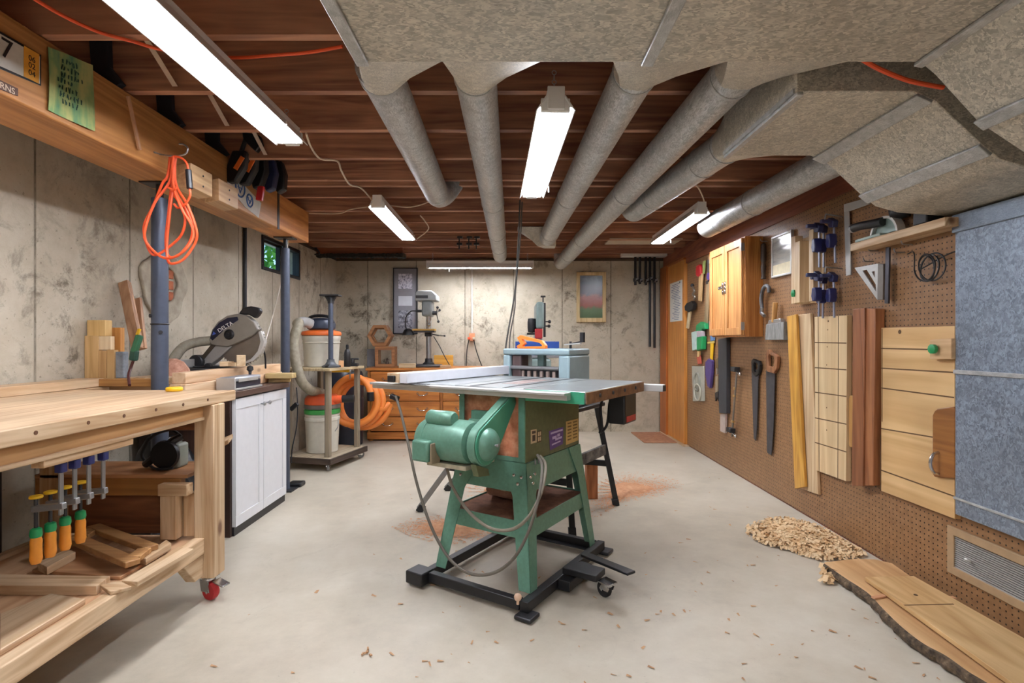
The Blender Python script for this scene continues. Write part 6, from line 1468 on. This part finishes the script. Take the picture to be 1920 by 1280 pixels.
a = onZ(1717,1115,SZ+.0265); part('knot', MB().cyl(a, a+Vector((0,0,.0006)), .008, n=12), flat('#4a3520', .7), ob_)
for (px, py, s, r, lab) in ((1652,1118,.09,.3,'small pinkish sticker stick poking from under the thin plank'),(1776,1121,.07,.1,'small pinkish sticker stick at the wall side of the thin plank')):
    p = onZ(px, py, SZ+.004); solo('spacer_stick', MB().obox((p.x,p.y,SZ+.0045),(s,.018,.007),(0,0,r)), wood('#c08a63','#dcab86','x',.6,8), lab, 'stick', bevel=.001)
# shavings and sawdust
def heap(name, outline, h, n, m, label, curl=True, size=(.012,.035), base=.9, far=1.25):
    """a low mound in the given floor outline, covered and edged with loose flakes"""
    pts = [onZ(px, py, 0) for px, py in outline]; c = sum((Vector((p.x,p.y,0)) for p in pts), Vector())/len(pts)
    mb = MB(); P2 = catmull(pts+[pts[0]], 5)[:-1]
    rnd = random.Random(len(outline)*7+n)
    rings = [[(c.x+(p.x-c.x)*k*base*(1+rnd.uniform(-.12,.12)), c.y+(p.y-c.y)*k*base*(1+rnd.uniform(-.12,.12)), z*(1+rnd.uniform(-.35,.35))) for p in P2] for k, z in ((1.0,.0012),(.8,h*.4),(.55,h*.8),(.3,h),(.04,h*.95))]
    mb.loft(rings)
    for i in range(n):
        p = rnd.choice(P2); k = min(abs(rnd.gauss(0,.58)), far) if not curl else rnd.random()**.6*far
        x, y = c.x+(p.x-c.x)*k+rnd.uniform(-.015,.015), c.y+(p.y-c.y)*k+rnd.uniform(-.015,.015)
        if x > PEG-.03: continue
        z = .002+h*max(0, 1-k/base)*1.05
        a = rnd.uniform(*size); w = a*rnd.uniform(.2,.45)
        t = (.9 if curl and k < .95 else .3 if curl else .12)
        Rm = Euler((rnd.uniform(-t,t), rnd.uniform(-t,t), rnd.uniform(0,6.3))).to_matrix()
        o = Vector((x,y,z+.002+(a*.3 if curl else 0))); bend = a*(.7 if curl else .1)
        A = [o+Rm@Vector((a*(q-1), s*w, bend*(1-(q-1)**2))) for q in (0,1,2) for s in (-1,1)]
        for q in A: q.z = max(q.z, .0008)
        V = [mb.v(q) for q in A]; mb.f([V[0],V[1],V[3],V[2]]); mb.f([V[2],V[3],V[5],V[4]])
    o = finish(name, mb, m, 0, ang=60); tag(o, label, 'sawdust', None, 'stuff'); return o
SHAV = mottled('shavings', [(.3,'#c79d6c'),(.5,'#e0c094'),(.7,'#f0dcb8')], 14, .9)
REDD = mottled('sawdust_red', [(.3,'#c08a64'),(.55,'#d3a07a'),(.75,'#e0b48f')], 30, .95)
heap('wood_shavings', [(1412,995),(1450,980),(1500,982),(1560,1005),(1600,1030),(1588,1045),(1530,1045),(1480,1030),(1430,1015)], .045, 2600, SHAV, 'heap of pale curly shavings on the floor by the tool wall', True, (.007,.022), .85, 1.15)
heap('wood_shavings', [(1543,1070),(1560,1068),(1575,1082),(1565,1092),(1548,1090)], .012, 60, SHAV, 'little cluster of shavings at the end of the bark slab')
heap('sawdust', [(1110,940),(1130,905),(1180,895),(1230,903),(1248,915),(1215,928),(1170,935),(1140,952)], .012, 9000, REDD, 'orange sawdust spread on the floor beyond the planer stand', False, (.004,.009), .6, 1.45)
heap('sawdust', [(770,990),(800,978),(850,975),(920,985),(905,1003),(850,1010),(800,1003)], .008, 7000, REDD, 'orange sawdust on the floor under the motor side of the saw', False, (.004,.009), .6, 1.45)
heap('sawdust', [(880,915),(930,900),(990,905),(1030,935),(990,960),(920,950)], .008, 7000, REDD, 'orange sawdust on the floor behind the saw stand', False, (.004,.009), .6, 1.45)
def litter():
    mb = MB(); rnd = random.Random(3)
    for i in range(170):
        x, y = rnd.uniform(-1.1,1.75), rnd.uniform(1.6,5.8)
        if rnd.random() < .5: x, y = rnd.uniform(-.4,1.5), rnd.uniform(1.7,2.9)
        a = rnd.uniform(.004,.014); w = a*rnd.uniform(.2,.5); t = rnd.uniform(0,6.3); u = Vector((math.cos(t),math.sin(t),0)); v = Vector((-u.y,u.x,0)); o = Vector((x,y,.0015))
        mb.f([mb.v(o+u*a+v*w), mb.v(o-u*a+v*w+Vector((0,0,.002))), mb.v(o-u*a-v*w), mb.v(o+u*a-v*w+Vector((0,0,.003)))])
    for px, py in ((688,1222),(695,1228),(680,1226),(690,1216)):
        o = onZ(px,py,.004); mb.obox((o.x,o.y,.006),(rnd.uniform(.015,.03),.006,.004),(0,.2,rnd.uniform(0,3)))
    return mb
o = finish('wood_chips', litter(), mottled('chips', [(.3,'#9c7350'),(.7,'#d2a97e')], 20, .9)); tag(o, 'scattered wood chips and splinters over the concrete floor', 'wood chips', None, 'stuff')

# ================================================================ camera, world, view
cam = bpy.data.cameras.new('camera'); co = bpy.data.objects.new('camera', cam); COL.objects.link(co)
cam.sensor_width = 36; cam.lens = 18.75; cam.clip_start = .02
co.location = (0, 0, CAMZ); co.rotation_euler = (PI/2, 0, 0)
sc.camera = co
w = bpy.data.worlds.new('sky'); sc.world = w; w.use_nodes = True
bgn = w.node_tree.nodes['Background']; st = w.node_tree.nodes.new('ShaderNodeTexSky'); st.sky_type = 'HOSEK_WILKIE'; st.sun_direction = (-.3, -.2, .9); st.turbidity = 3
w.node_tree.links.new(st.outputs[0], bgn.inputs[0]); bgn.inputs[1].default_value = 6.0
vs = sc.view_settings; vs.view_transform = 'Standard'; vs.look = 'None'; vs.gamma = 1.0; vs.use_curve_mapping = False; vs.exposure = 0.33
sc.cycles.use_denoising = True; sc.cycles.max_bounces = 8; sc.cycles.diffuse_bounces = 5; sc.cycles.sample_clamp_indirect = 6.0
